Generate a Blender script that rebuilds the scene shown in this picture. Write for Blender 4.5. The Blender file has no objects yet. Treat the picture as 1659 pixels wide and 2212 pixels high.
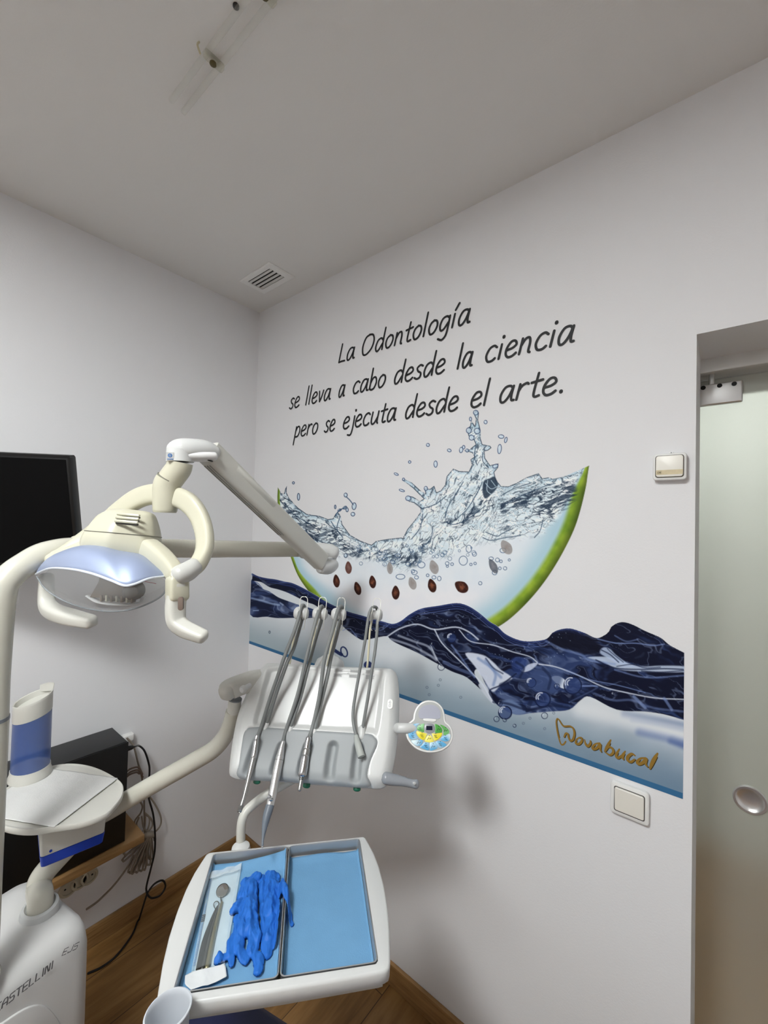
import bpy, bmesh, math
import numpy as np
from mathutils import Vector, Matrix

# ---------------------------------------------------------------- camera, world, lights, exposure
sc = bpy.context.scene
COL = sc.collection
FPX = 904.11
CAM = np.array([1.72607, -1.13897, 1.52359])
YAW, PITCH, ROLL = 0.684714, 0.0215068, 0.025394
_f = np.array([-math.sin(YAW) * math.cos(PITCH), math.cos(YAW) * math.cos(PITCH), math.sin(PITCH)])
_r0 = np.array([math.cos(YAW), math.sin(YAW), 0.0]); _u0 = np.cross(_r0, _f)
CR = math.cos(ROLL) * _r0 + math.sin(ROLL) * _u0
CU = -math.sin(ROLL) * _r0 + math.cos(ROLL) * _u0
CF = _f
cd = bpy.data.cameras.new('camera'); cam = bpy.data.objects.new('camera', cd); COL.objects.link(cam)
cd.sensor_fit = 'HORIZONTAL'; cd.sensor_width = 36.0; cd.lens = 36.0 * FPX / 1659.0; cd.clip_start = 0.02
M4 = Matrix.Identity(4)
for i in range(3):
    M4[i][0] = CR[i]; M4[i][1] = CU[i]; M4[i][2] = -CF[i]; M4[i][3] = CAM[i]
cam.matrix_world = M4
sc.camera = cam
sc.view_settings.view_transform = 'Standard'; sc.view_settings.look = 'None'
sc.view_settings.gamma = 1.0; sc.view_settings.use_curve_mapping = False
sc.view_settings.exposure = 0.0
sc.cycles.use_denoising = True
sc.cycles.max_bounces = 10; sc.cycles.diffuse_bounces = 6; sc.cycles.transmission_bounces = 8; sc.cycles.transparent_max_bounces = 12
sc.cycles.sample_clamp_indirect = 6.0
PANEL_POWER = 71.0      # strength of the lit ceiling panels
HALL_POWER = 31.0
wd = bpy.data.worlds.new('world'); sc.world = wd; wd.use_nodes = True
wd.node_tree.nodes['Background'].inputs[0].default_value = (0.9, 0.95, 1.0, 1); wd.node_tree.nodes['Background'].inputs[1].default_value = 0.05

# ---------------------------------------------------------------- points: a ray of the photograph met with a real plane or distance
def ray(x, y): return CF + (x - 829.5) / FPX * CR - (y - 1106.0) / FPX * CU
def at(x, y, d): return CAM + ray(x, y) * d
def on(x, y, ax, v):
    R = ray(x, y); return CAM + R * ((v - CAM[ax]) / R[ax])
def onp(x, y, P, N):
    R = ray(x, y); return CAM + R * (((np.asarray(P) - CAM) @ N) / (R @ N))
def nrm(v): v = np.asarray(v, float); return v / np.linalg.norm(v)

# ---------------------------------------------------------------- materials
def lin(c): 
    c = np.asarray(c, float) / 255.0
    return np.where(c <= 0.04045, c / 12.92, ((c + 0.055) / 1.055) ** 2.4)
MATS = {}
def mat(name, rgb=(200, 200, 200), rough=0.5, metal=0.0, spec=0.5, bump=0.0, bscale=300.0, var=0.0, vscale=8.0, emit=None, coat=0.0, trans=0.0, ior=1.45, alpha=1.0, noshade=False):
    if name in MATS: return MATS[name]
    m = bpy.data.materials.new(name); m.use_nodes = True; nt = m.node_tree; b = nt.nodes['Principled BSDF']
    c = tuple(lin(rgb)) + (1,)
    b.inputs['Base Color'].default_value = c; b.inputs['Roughness'].default_value = rough; b.inputs['Metallic'].default_value = metal
    b.inputs['Specular IOR Level'].default_value = spec; b.inputs['Coat Weight'].default_value = coat; b.inputs['Transmission Weight'].default_value = trans
    b.inputs['IOR'].default_value = ior; b.inputs['Alpha'].default_value = alpha
    tc = nt.nodes.new('ShaderNodeTexCoord')
    if var > 0:
        n = nt.nodes.new('ShaderNodeTexNoise'); n.inputs['Scale'].default_value = vscale; n.inputs['Detail'].default_value = 4
        nt.links.new(tc.outputs['Object'], n.inputs['Vector'])
        r = nt.nodes.new('ShaderNodeValToRGB'); r.color_ramp.elements[0].position = 0.3; r.color_ramp.elements[1].position = 0.7
        r.color_ramp.elements[0].color = tuple(np.clip(np.array(c[:3]) * (1 - var), 0, 1)) + (1,); r.color_ramp.elements[1].color = tuple(np.clip(np.array(c[:3]) * (1 + var), 0, 1)) + (1,)
        nt.links.new(n.outputs['Fac'], r.inputs['Fac']); nt.links.new(r.outputs['Color'], b.inputs['Base Color'])
    if bump > 0:
        n2 = nt.nodes.new('ShaderNodeTexNoise'); n2.inputs['Scale'].default_value = bscale; n2.inputs['Detail'].default_value = 3
        nt.links.new(tc.outputs['Object'], n2.inputs['Vector'])
        bp = nt.nodes.new('ShaderNodeBump'); bp.inputs['Strength'].default_value = bump; bp.inputs['Distance'].default_value = 0.002
        nt.links.new(n2.outputs['Fac'], bp.inputs['Height']); nt.links.new(bp.outputs['Normal'], b.inputs['Normal'])
    if emit is not None:
        b.inputs['Emission Color'].default_value = tuple(lin(emit[0])) + (1,); b.inputs['Emission Strength'].default_value = emit[1]
    MATS[name] = m; return m
def film(name, rgb, opacity, rough=0.1):
    """clear sheet: mostly see-through with a glossy, tinted surface"""
    m = bpy.data.materials.new(name); m.use_nodes = True; nt = m.node_tree; b = nt.nodes['Principled BSDF']
    b.inputs['Base Color'].default_value = tuple(lin(rgb)) + (1,); b.inputs['Roughness'].default_value = rough; b.inputs['Alpha'].default_value = opacity
    n2 = nt.nodes.new('ShaderNodeTexNoise'); n2.inputs['Scale'].default_value = 60; tc = nt.nodes.new('ShaderNodeTexCoord'); nt.links.new(tc.outputs['Object'], n2.inputs['Vector'])
    bp = nt.nodes.new('ShaderNodeBump'); bp.inputs['Strength'].default_value = 0.25; bp.inputs['Distance'].default_value = 0.002
    nt.links.new(n2.outputs['Fac'], bp.inputs['Height']); nt.links.new(bp.outputs['Normal'], b.inputs['Normal'])
    return m

WALLC = (226, 226, 228)
M_wall = mat('wall_paint', WALLC, 0.75, spec=0.25, bump=0.12, bscale=260)
M_ceil = mat('ceiling_paint', (222, 221, 219), 0.85, spec=0.2, bump=0.08, bscale=200)
M_white = mat('white_plastic', (201, 202, 201), 0.28, var=0.012)
M_plate = mat('bright_white_plastic', (228, 228, 226), 0.3, var=0.01)
M_cream = mat('cream_enamel', (198, 196, 184), 0.25, var=0.012, coat=0.2)
M_ivory = mat('ivory_plastic', (194, 191, 172), 0.3, var=0.015)
M_offw = mat('offwhite_metal', (198, 197, 190), 0.35, var=0.012)
M_grey = mat('grey_rubber', (160, 164, 166), 0.5, var=0.02)
M_pad = mat('grey_silicone', (150, 154, 156), 0.5, var=0.015)
M_hose = mat('grey_hose', (122, 125, 125), 0.5, var=0.02)
M_chrome = mat('brushed_chrome', (200, 200, 202), 0.22, metal=1.0, var=0.05, vscale=40)
M_steel = mat('steel', (178, 178, 176), 0.3, metal=1.0, var=0.05)
M_alu = mat('satin_aluminium', (226, 226, 226), 0.32, metal=1.0, var=0.04)
M_dark = mat('dark_plastic', (34, 34, 36), 0.5, var=0.05)
M_black = mat('black_plastic', (12, 12, 13), 0.4, var=0.1)
M_ink = mat('black_ink', (26, 27, 30), 0.6, var=0.03)
M_midg = mat('mid_grey_plastic', (120, 124, 130), 0.4, var=0.02)

# ---------------------------------------------------------------- objects
ROOT = {}
def thing(name, label, cat, loc, group=None):
    o = bpy.data.objects.new(name, None); COL.objects.link(o); o.empty_display_size = 0.05
    o.location = Vector(loc); o['label'] = label; o['category'] = cat
    if group: o['group'] = group
    ROOT[o] = np.array(loc, float); return o
def tag(o, label, cat, group=None):
    o['label'] = label; o['category'] = cat
    if group: o['group'] = group
    return o
class MB:
    def __init__(s): s.v = []; s.f = []; s.n = 0
    def add(s, vf):
        v, f = vf; v = np.asarray(v, float)
        s.v.append(v); s.f += [tuple(int(i) + s.n for i in q) for q in f]; s.n += len(v); return s
    def build(s, name, m, parent=None, ang=38, loc=None, flat=False):
        V = np.vstack(s.v)
        if parent is not None: base = ROOT[parent]
        else: base = V.mean(0) if loc is None else np.asarray(loc, float)
        if parent is None and loc is None: base = np.array([V[:, 0].mean(), V[:, 1].mean(), V[:, 2].min()])
        me = bpy.data.meshes.new(name); me.from_pydata((V - base).tolist(), [], s.f); me.update()
        bm = bmesh.new(); bm.from_mesh(me); bmesh.ops.recalc_face_normals(bm, faces=bm.faces); bm.to_mesh(me); bm.free()
        if not flat:
            me.polygons.foreach_set('use_smooth', [True] * len(me.polygons)); me.set_sharp_from_angle(angle=math.radians(ang))
        me.materials.append(m)
        o = bpy.data.objects.new(name, me); COL.objects.link(o)
        if parent is not None: o.parent = parent; ROOT[o] = ROOT[parent]
        else: o.location = Vector(base); ROOT[o] = base
        return o
def one(name, vf, m, parent=None, **k): return MB().add(vf).build(name, m, parent, **k)
def many(name, vfs, m, parent=None, **k):
    b = MB()
    for q in vfs: b.add(q)
    return b.build(name, m, parent, **k)
def struct(name, vfs, m, **k):
    o = many(name, vfs, m, None, **k); o['kind'] = 'structure'; return o

X3 = (np.array([1.0, 0, 0]), np.array([0, 1.0, 0]), np.array([0, 0, 1.0]))
def rbox(c, hs, bev=0.0, axes=X3, seg=3):
    bm = bmesh.new(); bmesh.ops.create_cube(bm, size=2.0)
    for v in bm.verts: v.co = Vector((v.co.x * hs[0], v.co.y * hs[1], v.co.z * hs[2]))
    if bev > 0: bmesh.ops.bevel(bm, geom=list(bm.edges), offset=min(bev, min(hs) * 0.98), segments=seg, profile=0.5, affect='EDGES')
    bm.verts.index_update(); V = np.array([v.co[:] for v in bm.verts]); F = [[v.index for v in f.verts] for f in bm.faces]; bm.free()
    return np.asarray(c, float) + V @ np.array(axes), F
def span(a, b, bev=0.0, seg=3):
    a = np.asarray(a, float); b = np.asarray(b, float); return rbox((a + b) / 2, np.abs(b - a) / 2, bev, seg=seg)
def cr3(P, n=6, closed=False):
    P = np.asarray(P, float); m = len(P); out = []
    for i in range(m if closed else m - 1):
        p1, p2 = P[i], P[(i + 1) % m]
        p0 = P[(i - 1) % m] if (closed or i > 0) else 2 * p1 - p2
        p3 = P[(i + 2) % m] if (closed or i < m - 2) else 2 * p2 - p1
        for k in range(n):
            t = k / n; out.append(0.5 * (2 * p1 + (p2 - p0) * t + (2 * p0 - 5 * p1 + 4 * p2 - p3) * t * t + (3 * p1 - p0 - 3 * p2 + p3) * t ** 3))
    if not closed: out.append(P[-1])
    return np.array(out)
def loft(rings, caps=(True, True), closed=False):
    n = len(rings[0]); V = np.vstack(rings); F = []; m = len(rings)
    for i in range(m if closed else m - 1):
        a = i * n; b = ((i + 1) % m) * n
        for k in range(n):
            q = (k + 1) % n; F.append((a + k, a + q, b + q, b + k))
    if not closed:
        if caps[0]: F.append(tuple(range(n - 1, -1, -1)))
        if caps[1]: F.append(tuple((m - 1) * n + k for k in range(n)))
    return V, F
def tube(P, r, n=14, sm_=6, ends=(True, True), up=None, sec=None, closed=False):
    """round (or sectioned) tube through P; r may vary per point; ends = domed caps"""
    P = np.asarray(P, float); r = np.broadcast_to(np.asarray(r, float).reshape(-1, 1) if np.ndim(r) == 1 else np.asarray(r, float), (len(P), 1) if np.ndim(r) < 2 else (len(P), 2)).astype(float)
    if r.shape[1] == 1: r = np.repeat(r, 2, 1)
    if sm_ > 1 and len(P) > 2: Q = cr3(P, sm_, closed); R = np.maximum(cr3(r, sm_, closed), 1e-5)
    else: Q, R = P, r
    T = np.gradient(Q, axis=0) if not closed else (np.roll(Q, -1, 0) - np.roll(Q, 1, 0))
    T = T / (np.linalg.norm(T, axis=1, keepdims=True) + 1e-12)
    u = np.array(up, float) if up is not None else (np.array([0, 0, 1.0]) if abs(T[0][2]) < 0.9 else np.array([1.0, 0, 0]))
    a = np.linspace(0, 2 * math.pi, n, False)
    S = np.stack([np.cos(a), np.sin(a)], 1) if sec is None else np.asarray(sec, float)
    rings = []; 
    for i in range(len(Q)):
        if up is not None: u = np.array(up, float)
        u = u - T[i] * (u @ T[i]); u = u / (np.linalg.norm(u) + 1e-12); w = np.cross(T[i], u)
        rings.append(Q[i] + S[:, :1] * R[i, 0] * w + S[:, 1:] * R[i, 1] * u)
    if closed: return loft(rings, closed=True)
    def dome(ring, q, t, rr):
        out = []
        for k in (0.35, 0.7, 0.92): out.append(q + (ring - q) * math.sqrt(1 - k * k) + t * rr * k * 0.8)
        return out
    if ends[0]: rings = dome(rings[0], Q[0], -T[0], R[0].min())[::-1] + rings
    if ends[1]: rings = rings + dome(rings[-1], Q[-1], T[-1], R[-1].min())
    return loft(rings)
def rsec(w=1.0, h=1.0, b=0.35, k=4):
    """rounded-rectangle section, half sizes w,h"""
    out = []
    for cx, cy, a0 in ((w - b, h - b, 0), (-w + b, h - b, 90), (-w + b, -h + b, 180), (w - b, -h + b, 270)):
        for i in range(k):
            a = math.radians(a0 + 90 * i / (k - 1)); out.append((cx + b * math.cos(a), cy + b * math.sin(a)))
    return np.array(out)
def lathe(prof, o, ax, n=28, ref=None):
    ax = nrm(ax); ref = np.array(ref if ref is not None else ([0, 0, 1.0] if abs(ax[2]) < 0.9 else [1.0, 0, 0])); u = nrm(ref - ax * (ref @ ax)); w = np.cross(ax, u)
    a = np.linspace(0, 2 * math.pi, n, False)[:, None]
    return loft([np.asarray(o) + ax * h + max(r, 1e-5) * (np.cos(a) * u + np.sin(a) * w) for r, h in prof])
def inset(P, d):
    P = np.asarray(P, float); A = np.roll(P, 1, 0); B = np.roll(P, -1, 0); t = B - A; t /= (np.linalg.norm(t, axis=1, keepdims=True) + 1e-12)
    area = 0.5 * np.sum(P[:, 0] * B[:, 1] - B[:, 0] * P[:, 1]); s = 1 if area > 0 else -1
    return P + s * d * np.stack([-t[:, 1], t[:, 0]], 1)
def prism(P, O, U, V, N, h0, h1, bev=0.0):
    """flat outline P (in U,V) raised from h0 to h1 along N, rounded at the top and bottom edges"""
    P = np.asarray(P, float); f = lambda Q, h: np.asarray(O) + Q[:, :1] * U + Q[:, 1:] * V + h * np.asarray(N)
    if bev <= 0: return loft([f(P, h0), f(P, h1)])
    s = 1 if h1 > h0 else -1
    return loft([f(inset(P, bev), h0), f(inset(P, bev * 0.3), h0 + s * bev * 0.3), f(P, h0 + s * bev), f(P, h1 - s * bev), f(inset(P, bev * 0.3), h1 - s * bev * 0.3), f(inset(P, bev), h1)])
def resample(P, n, closed=True):
    P = np.asarray(P, float); Q = np.vstack([P, P[:1]]) if closed else P
    s = np.r_[0, np.cumsum(np.linalg.norm(np.diff(Q, axis=0), axis=1))]; t = np.linspace(0, s[-1], n, not closed)
    return np.stack([np.interp(t, s, Q[:, k]) for k in range(Q.shape[1])], 1)
def shell(P, O, U, V, N, hf, M=40, depth=None, edge=0.0, taper=0.0):
    """surface over a flat outline P with height hf(p, t), t = 0 at the border and 1 at the middle; optional skirt"""
    P = np.asarray(P, float); c = P.mean(0); rings = []
    f = lambda Q, h: np.asarray(O) + Q[:, :1] * U + Q[:, 1:] * V + np.asarray(h).reshape(-1, 1) * np.asarray(N)
    if depth is not None:
        rings.append(f(c + (P - c) * (1 - taper), np.full(len(P), -depth)))
        rings.append(f(c + (P - c) * (1 - taper * 0.35), np.full(len(P), -depth * 0.8)))
        rings.append(f(P, np.full(len(P), -edge * 1.6)))
    for i in range(M):
        t = (i / (M - 0.5)); t = t if depth is None else t ** 1.25
        Q = c + (P - c) * (1 - t); rings.append(f(Q, hf(Q, t)))
    V_, F_ = loft(rings, (depth is not None, True)); return V_, F_
def ribbon(P, w, O, U, V, N, h, smooth=5, taper=None):
    """flat pen stroke with round ends"""
    P = cr3(P, smooth) if smooth and len(P) > 2 else np.asarray(P, float)
    T = np.gradient(P, axis=0); T /= (np.linalg.norm(T, axis=1, keepdims=True) + 1e-12); nn = np.stack([-T[:, 1], T[:, 0]], 1)
    ww = np.full((len(P), 1), w / 2.0) if taper is None else np.interp(np.linspace(0, 1, len(P)), np.linspace(0, 1, len(taper)), taper)[:, None] * w / 2
    L = P + nn * ww; R = P - nn * ww; a = np.linspace(0, math.pi, 7)[1:-1]
    e0 = [P[0] + ww[0] * (nn[0] * math.cos(x) - T[0] * math.sin(x)) for x in a]; e1 = [P[-1] + ww[-1] * (-nn[-1] * math.cos(x) + T[-1] * math.sin(x)) for x in a]
    n = len(P); A = np.vstack([L, R, np.array(e0), np.array(e1)])
    F = [(i, i + 1, n + i + 1, n + i) for i in range(n - 1)]
    F.append(tuple([0] + [2 * n + k for k in range(len(e0))] + [n])); F.append(tuple([2 * n - 1] + [2 * n + len(e0) + k for k in range(len(e1))] + [n - 1]))
    hh = h + 0.0006 * np.r_[np.linspace(0, 1, n), np.linspace(0, 1, n), np.zeros(len(e0)), np.ones(len(e1))][:, None]   # each stroke climbs a little, so it never lies in its own plane where it crosses itself
    return np.asarray(O) + A[:, :1] * U + A[:, 1:] * V + hh * np.asarray(N), F
def grid(f, nu, nv):
    V = []; F = []
    for j in range(nv + 1):
        for i in range(nu + 1): V.append(f(i / nu, j / nv))
    for j in range(nv):
        for i in range(nu): a = j * (nu + 1) + i; F.append((a, a + 1, a + nu + 2, a + nu + 1))
    return np.array(V), F
# ---------------------------------------------------------------- mural painter (numpy)
rngT = np.random.RandomState(7).rand(256, 256)
def vnoise(x, y, s=0):
    xi = np.floor(x).astype(int); yi = np.floor(y).astype(int)
    fx = x - xi; fy = y - yi
    fx = fx * fx * (3 - 2 * fx); fy = fy * fy * (3 - 2 * fy)
    g = lambda a, b: rngT[(a + 37 * s) & 255, (b + 91 * s) & 255]
    return (g(xi, yi) * (1 - fx) + g(xi + 1, yi) * fx) * (1 - fy) + (g(xi, yi + 1) * (1 - fx) + g(xi + 1, yi + 1) * fx) * fy
def fbm(x, y, s=0, o=3):
    t = 0; a = 0.5; n = 0
    for k in range(o):
        t = t + a * vnoise(x * 2 ** k, y * 2 ** k, s + k); n += a; a *= 0.5
    return t / n
def sm(a, b, x):
    t = np.clip((x - a) / (b - a), 0, 1); return t * t * (3 - 2 * t)
def crom(P, n=6, closed=False):
    P = [np.array(p, float) for p in P]; m = len(P); out = []
    for i in range(m if closed else m - 1):
        p1, p2 = P[i], P[(i + 1) % m]
        p0 = P[(i - 1) % m] if (closed or i > 0) else p1 * 2 - p2
        p3 = P[(i + 2) % m] if (closed or i < m - 2) else p2 * 2 - p1
        for k in range(n):
            t = k / n
            out.append(0.5 * (2 * p1 + (p2 - p0) * t + (2 * p0 - 5 * p1 + 4 * p2 - p3) * t * t + (3 * p1 - p0 - 3 * p2 + p3) * t ** 3))
    if not closed: out.append(P[-1])
    return np.array(out)
class Canvas:
    """colours on a regular wall grid; X, Y give every cell's position in drawing units"""
    def __init__(c, X, Y):
        c.X, c.Y = X, Y; c.C = np.zeros(X.shape + (3,)); c.A = np.zeros(X.shape)
    def box(c, P, pad):
        lo = P.min(0) - pad; hi = P.max(0) + pad
        m = (c.X > lo[0]) & (c.X < hi[0]) & (c.Y > lo[1]) & (c.Y < hi[1])
        r = np.where(m.any(1))[0]; q = np.where(m.any(0))[0]
        if len(r) == 0: return None
        return np.s_[r[0]:r[-1] + 1, q[0]:q[-1] + 1]
    @staticmethod
    def dist(x, y, P, closed=False):
        d = np.full(x.shape, 1e9); Q = np.vstack([P, P[:1]]) if closed else P
        for a, b in zip(Q[:-1], Q[1:]):
            v = b - a; L = v @ v + 1e-9
            t = np.clip(((x - a[0]) * v[0] + (y - a[1]) * v[1]) / L, 0, 1)
            d = np.minimum(d, (x - a[0] - t * v[0]) ** 2 + (y - a[1] - t * v[1]) ** 2)
        return np.sqrt(d)
    @staticmethod
    def inside(x, y, P):
        m = np.zeros(x.shape, bool)
        for a, b in zip(P, np.roll(P, -1, 0)):
            if a[1] == b[1]: continue
            k = (a[1] > y) != (b[1] > y)
            m ^= k & (x < (b[0] - a[0]) * (y - a[1]) / (b[1] - a[1]) + a[0])
        return m
    def sdf(c, P, pad=40):
        """signed distance (positive inside) in the padded box of P"""
        s = c.box(P, pad)
        if s is None: return None, None
        x, y = c.X[s], c.Y[s]; d = c.dist(x, y, P, True)
        return s, np.where(c.inside(x, y, P), d, -d)
    def put(c, s, a, col, cover=False):
        a3 = a[..., None]; c.C[s] = c.C[s] * (1 - a3) + np.asarray(col) / 255.0 * a3
        if cover: c.A[s] = np.maximum(c.A[s], a)
    def fill(c, P, col, soft=0.6, alpha=1.0, cover=False):
        s, d = c.sdf(np.asarray(P, float), soft * 2 + 3)
        if s is not None: c.put(s, sm(-soft, soft, d) * alpha, col, cover)
    def stroke(c, P, w, col, soft=0.6, alpha=1.0, cover=False, smooth=5):
        P = crom(P, smooth) if smooth else np.asarray(P, float)
        s = c.box(P, w + soft * 2 + 2)
        if s is None: return
        d = c.dist(c.X[s], c.Y[s], P)
        c.put(s, (1 - sm(w / 2 - soft, w / 2 + soft, d)) * alpha, col, cover)
    def ell(c, x, y, a, b, ang, n=20):
        t = np.linspace(0, 2 * math.pi, n, False); ca, sa = math.cos(ang), math.sin(ang)
        return np.stack([x + a * np.cos(t) * ca - b * np.sin(t) * sa, y + a * np.cos(t) * sa + b * np.sin(t) * ca], 1)
    def ring(c, x, y, a, b=None, ang=0, w=1.4, col=(38, 62, 92), inner=None, alpha=0.9, cover=False, hi=True):
        b = b or a; P = c.ell(x, y, a, b, ang)
        if inner is not None: c.fill(P, inner, alpha=alpha * 0.75, cover=cover)
        c.stroke(np.vstack([P, P[:1]]), w, col, alpha=alpha, cover=cover, smooth=0)
        if hi and a > 3:
            c.stroke(c.ell(x - a * 0.25, y - b * 0.25, a * 0.38, b * 0.38, ang)[8:15], max(1, w * 0.8), (225, 236, 242), alpha=0.8, smooth=0)

def cr(pts, x0, y0, k): return [(x0 + p[0] * k, y0 + p[1] * k) for p in pts]
K1 = lambda *p: cr(p, 540, 860, 0.31344)
K2 = lambda *p: cr(p, 820, 860, 0.30139)
K3 = lambda *p: cr(p, 820, 1250, 0.40988)
K4 = lambda *p: cr(p, 480, 1220, 0.12055)
K6 = lambda *p: cr(p, 1180, 1530, 0.15672)
RIND_OUT = K1((193, 616), (190, 700), (200, 790), (236, 950), (280, 1090), (330, 1220), (400, 1325), (480, 1420)) + [(740, 1345), (800, 1382), (880, 1405), (960, 1402), (1030, 1380)] + \
    K2((850, 1640), (960, 1560), (1090, 1430), (1200, 1290), (1300, 1130), (1390, 950), (1440, 800), (1478, 640), (1490, 560), (1502, 484))
WATER = K1((194, 618), (215, 655), (235, 660), (244, 625), (254, 606), (252, 650), (270, 690), (330, 755), (390, 798), (480, 813), (540, 835), (572, 830), (592, 795),
           (610, 790), (626, 815), (636, 870), (690, 943), (760, 983), (838, 1012), (870, 985), (960, 970), (1040, 962), (1062, 966)) + \
    K2((170, 998), (200, 940), (250, 878), (296, 815), (296, 788), (250, 752), (212, 742), (190, 720), (205, 700), (240, 708), (290, 738), (318, 722), (285, 690), (240, 645), (196, 612),
       (160, 588), (185, 584), (232, 606), (292, 662), (330, 684), (322, 646), (362, 652), (392, 628), (408, 676), (440, 662), (470, 622), (482, 560), (528, 506), (572, 524), (640, 527),
       (662, 480), (652, 440), (682, 420), (664, 392), (604, 376), (640, 372), (690, 332), (676, 300), (640, 280), (626, 222), (650, 200), (656, 160), (684, 200), (692, 150), (672, 105), (690, 88),
       (712, 104), (706, 160), (724, 230), (724, 290), (737, 332), (792, 342), (802, 356), (780, 374), (752, 382), (756, 430), (792, 482), (852, 468), (850, 498), (822, 532), (834, 586), (870, 630),
       (920, 634), (984, 608), (1050, 570), (1140, 538), (1166, 576), (1216, 568), (1240, 580), (1320, 563), (1400, 530), (1502, 484))
MELON = np.array(list(WATER) + list(reversed(crom(RIND_OUT, 5).tolist())))
WAVE_TOP = K4((540, 152), (650, 205), (800, 240), (950, 260), (1100, 295), (1250, 325), (1400, 390), (1550, 470)) + [(686, 1288)] + \
    K1((540, 1410), (660, 1465), (780, 1500), (920, 1540), (985, 1555), (1040, 1535), (1100, 1490), (1180, 1450), (1300, 1430), (1420, 1412), (1500, 1430), (1580, 1480), (1650, 1538)) + \
    K3((620, 250), (670, 295), (760, 328), (870, 320), (910, 285), (950, 267), (1005, 262), (1080, 285), (1145, 312), (1200, 285), (1225, 248), (1275, 228), (1330, 240), (1400, 275), (1480, 310), (1530, 350), (1606, 390))
LOW_A = K4((540, 285), (700, 310), (850, 400), (1000, 440), (1150, 490), (1300, 560), (1420, 620), (1550, 680), (1659, 720)) + \
    K1((530, 1480), (600, 1530), (660, 1590), (740, 1650), (785, 1668), (850, 1655), (940, 1640)) + \
    K3((60, 322), (100, 345), (200, 390), (290, 440), (380, 488), (460, 520), (542, 588), (500, 500), (520, 480), (560, 560), (600, 640), (640, 680), (720, 716), (800, 708), (900, 700), (1000, 690), (1060, 640), (1110, 622), (1250, 690), (1400, 700), (1500, 715), (1606, 745))
BLOB_B = K4((520, 290), (600, 320), (730, 430), (850, 480), (1000, 580), (1150, 640), (1380, 720), (1640, 800), (1700, 900), (1600, 950), (1300, 950), (1000, 955), (800, 930), (500, 888))
SEEDS = [(727, 1255, 14, 7.2, 1.45, 0), (753, 1226, 13.5, 7.2, 1.5, 1), (772.6, 1271, 14.5, 7.4, 1.3, 0), (805, 1257, 13.8, 7.5, 1.45, 0), (855, 1280, 15, 8.5, 1.55, 0),
         (842.5, 1227, 13, 6.5, 1.5, 2), (891, 1260, 14, 8.3, 1.25, 2), (933.4, 1265, 15, 9, 1.3, 0), (937.5, 1225, 15.5, 9.5, 1.25, 2), (997, 1267.5, 16, 12, 0.6, 0), (1094, 1182, 17, 11, 1.0, 2), (1065.6, 1223, 17, 8, 1.1, 3)]

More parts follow.
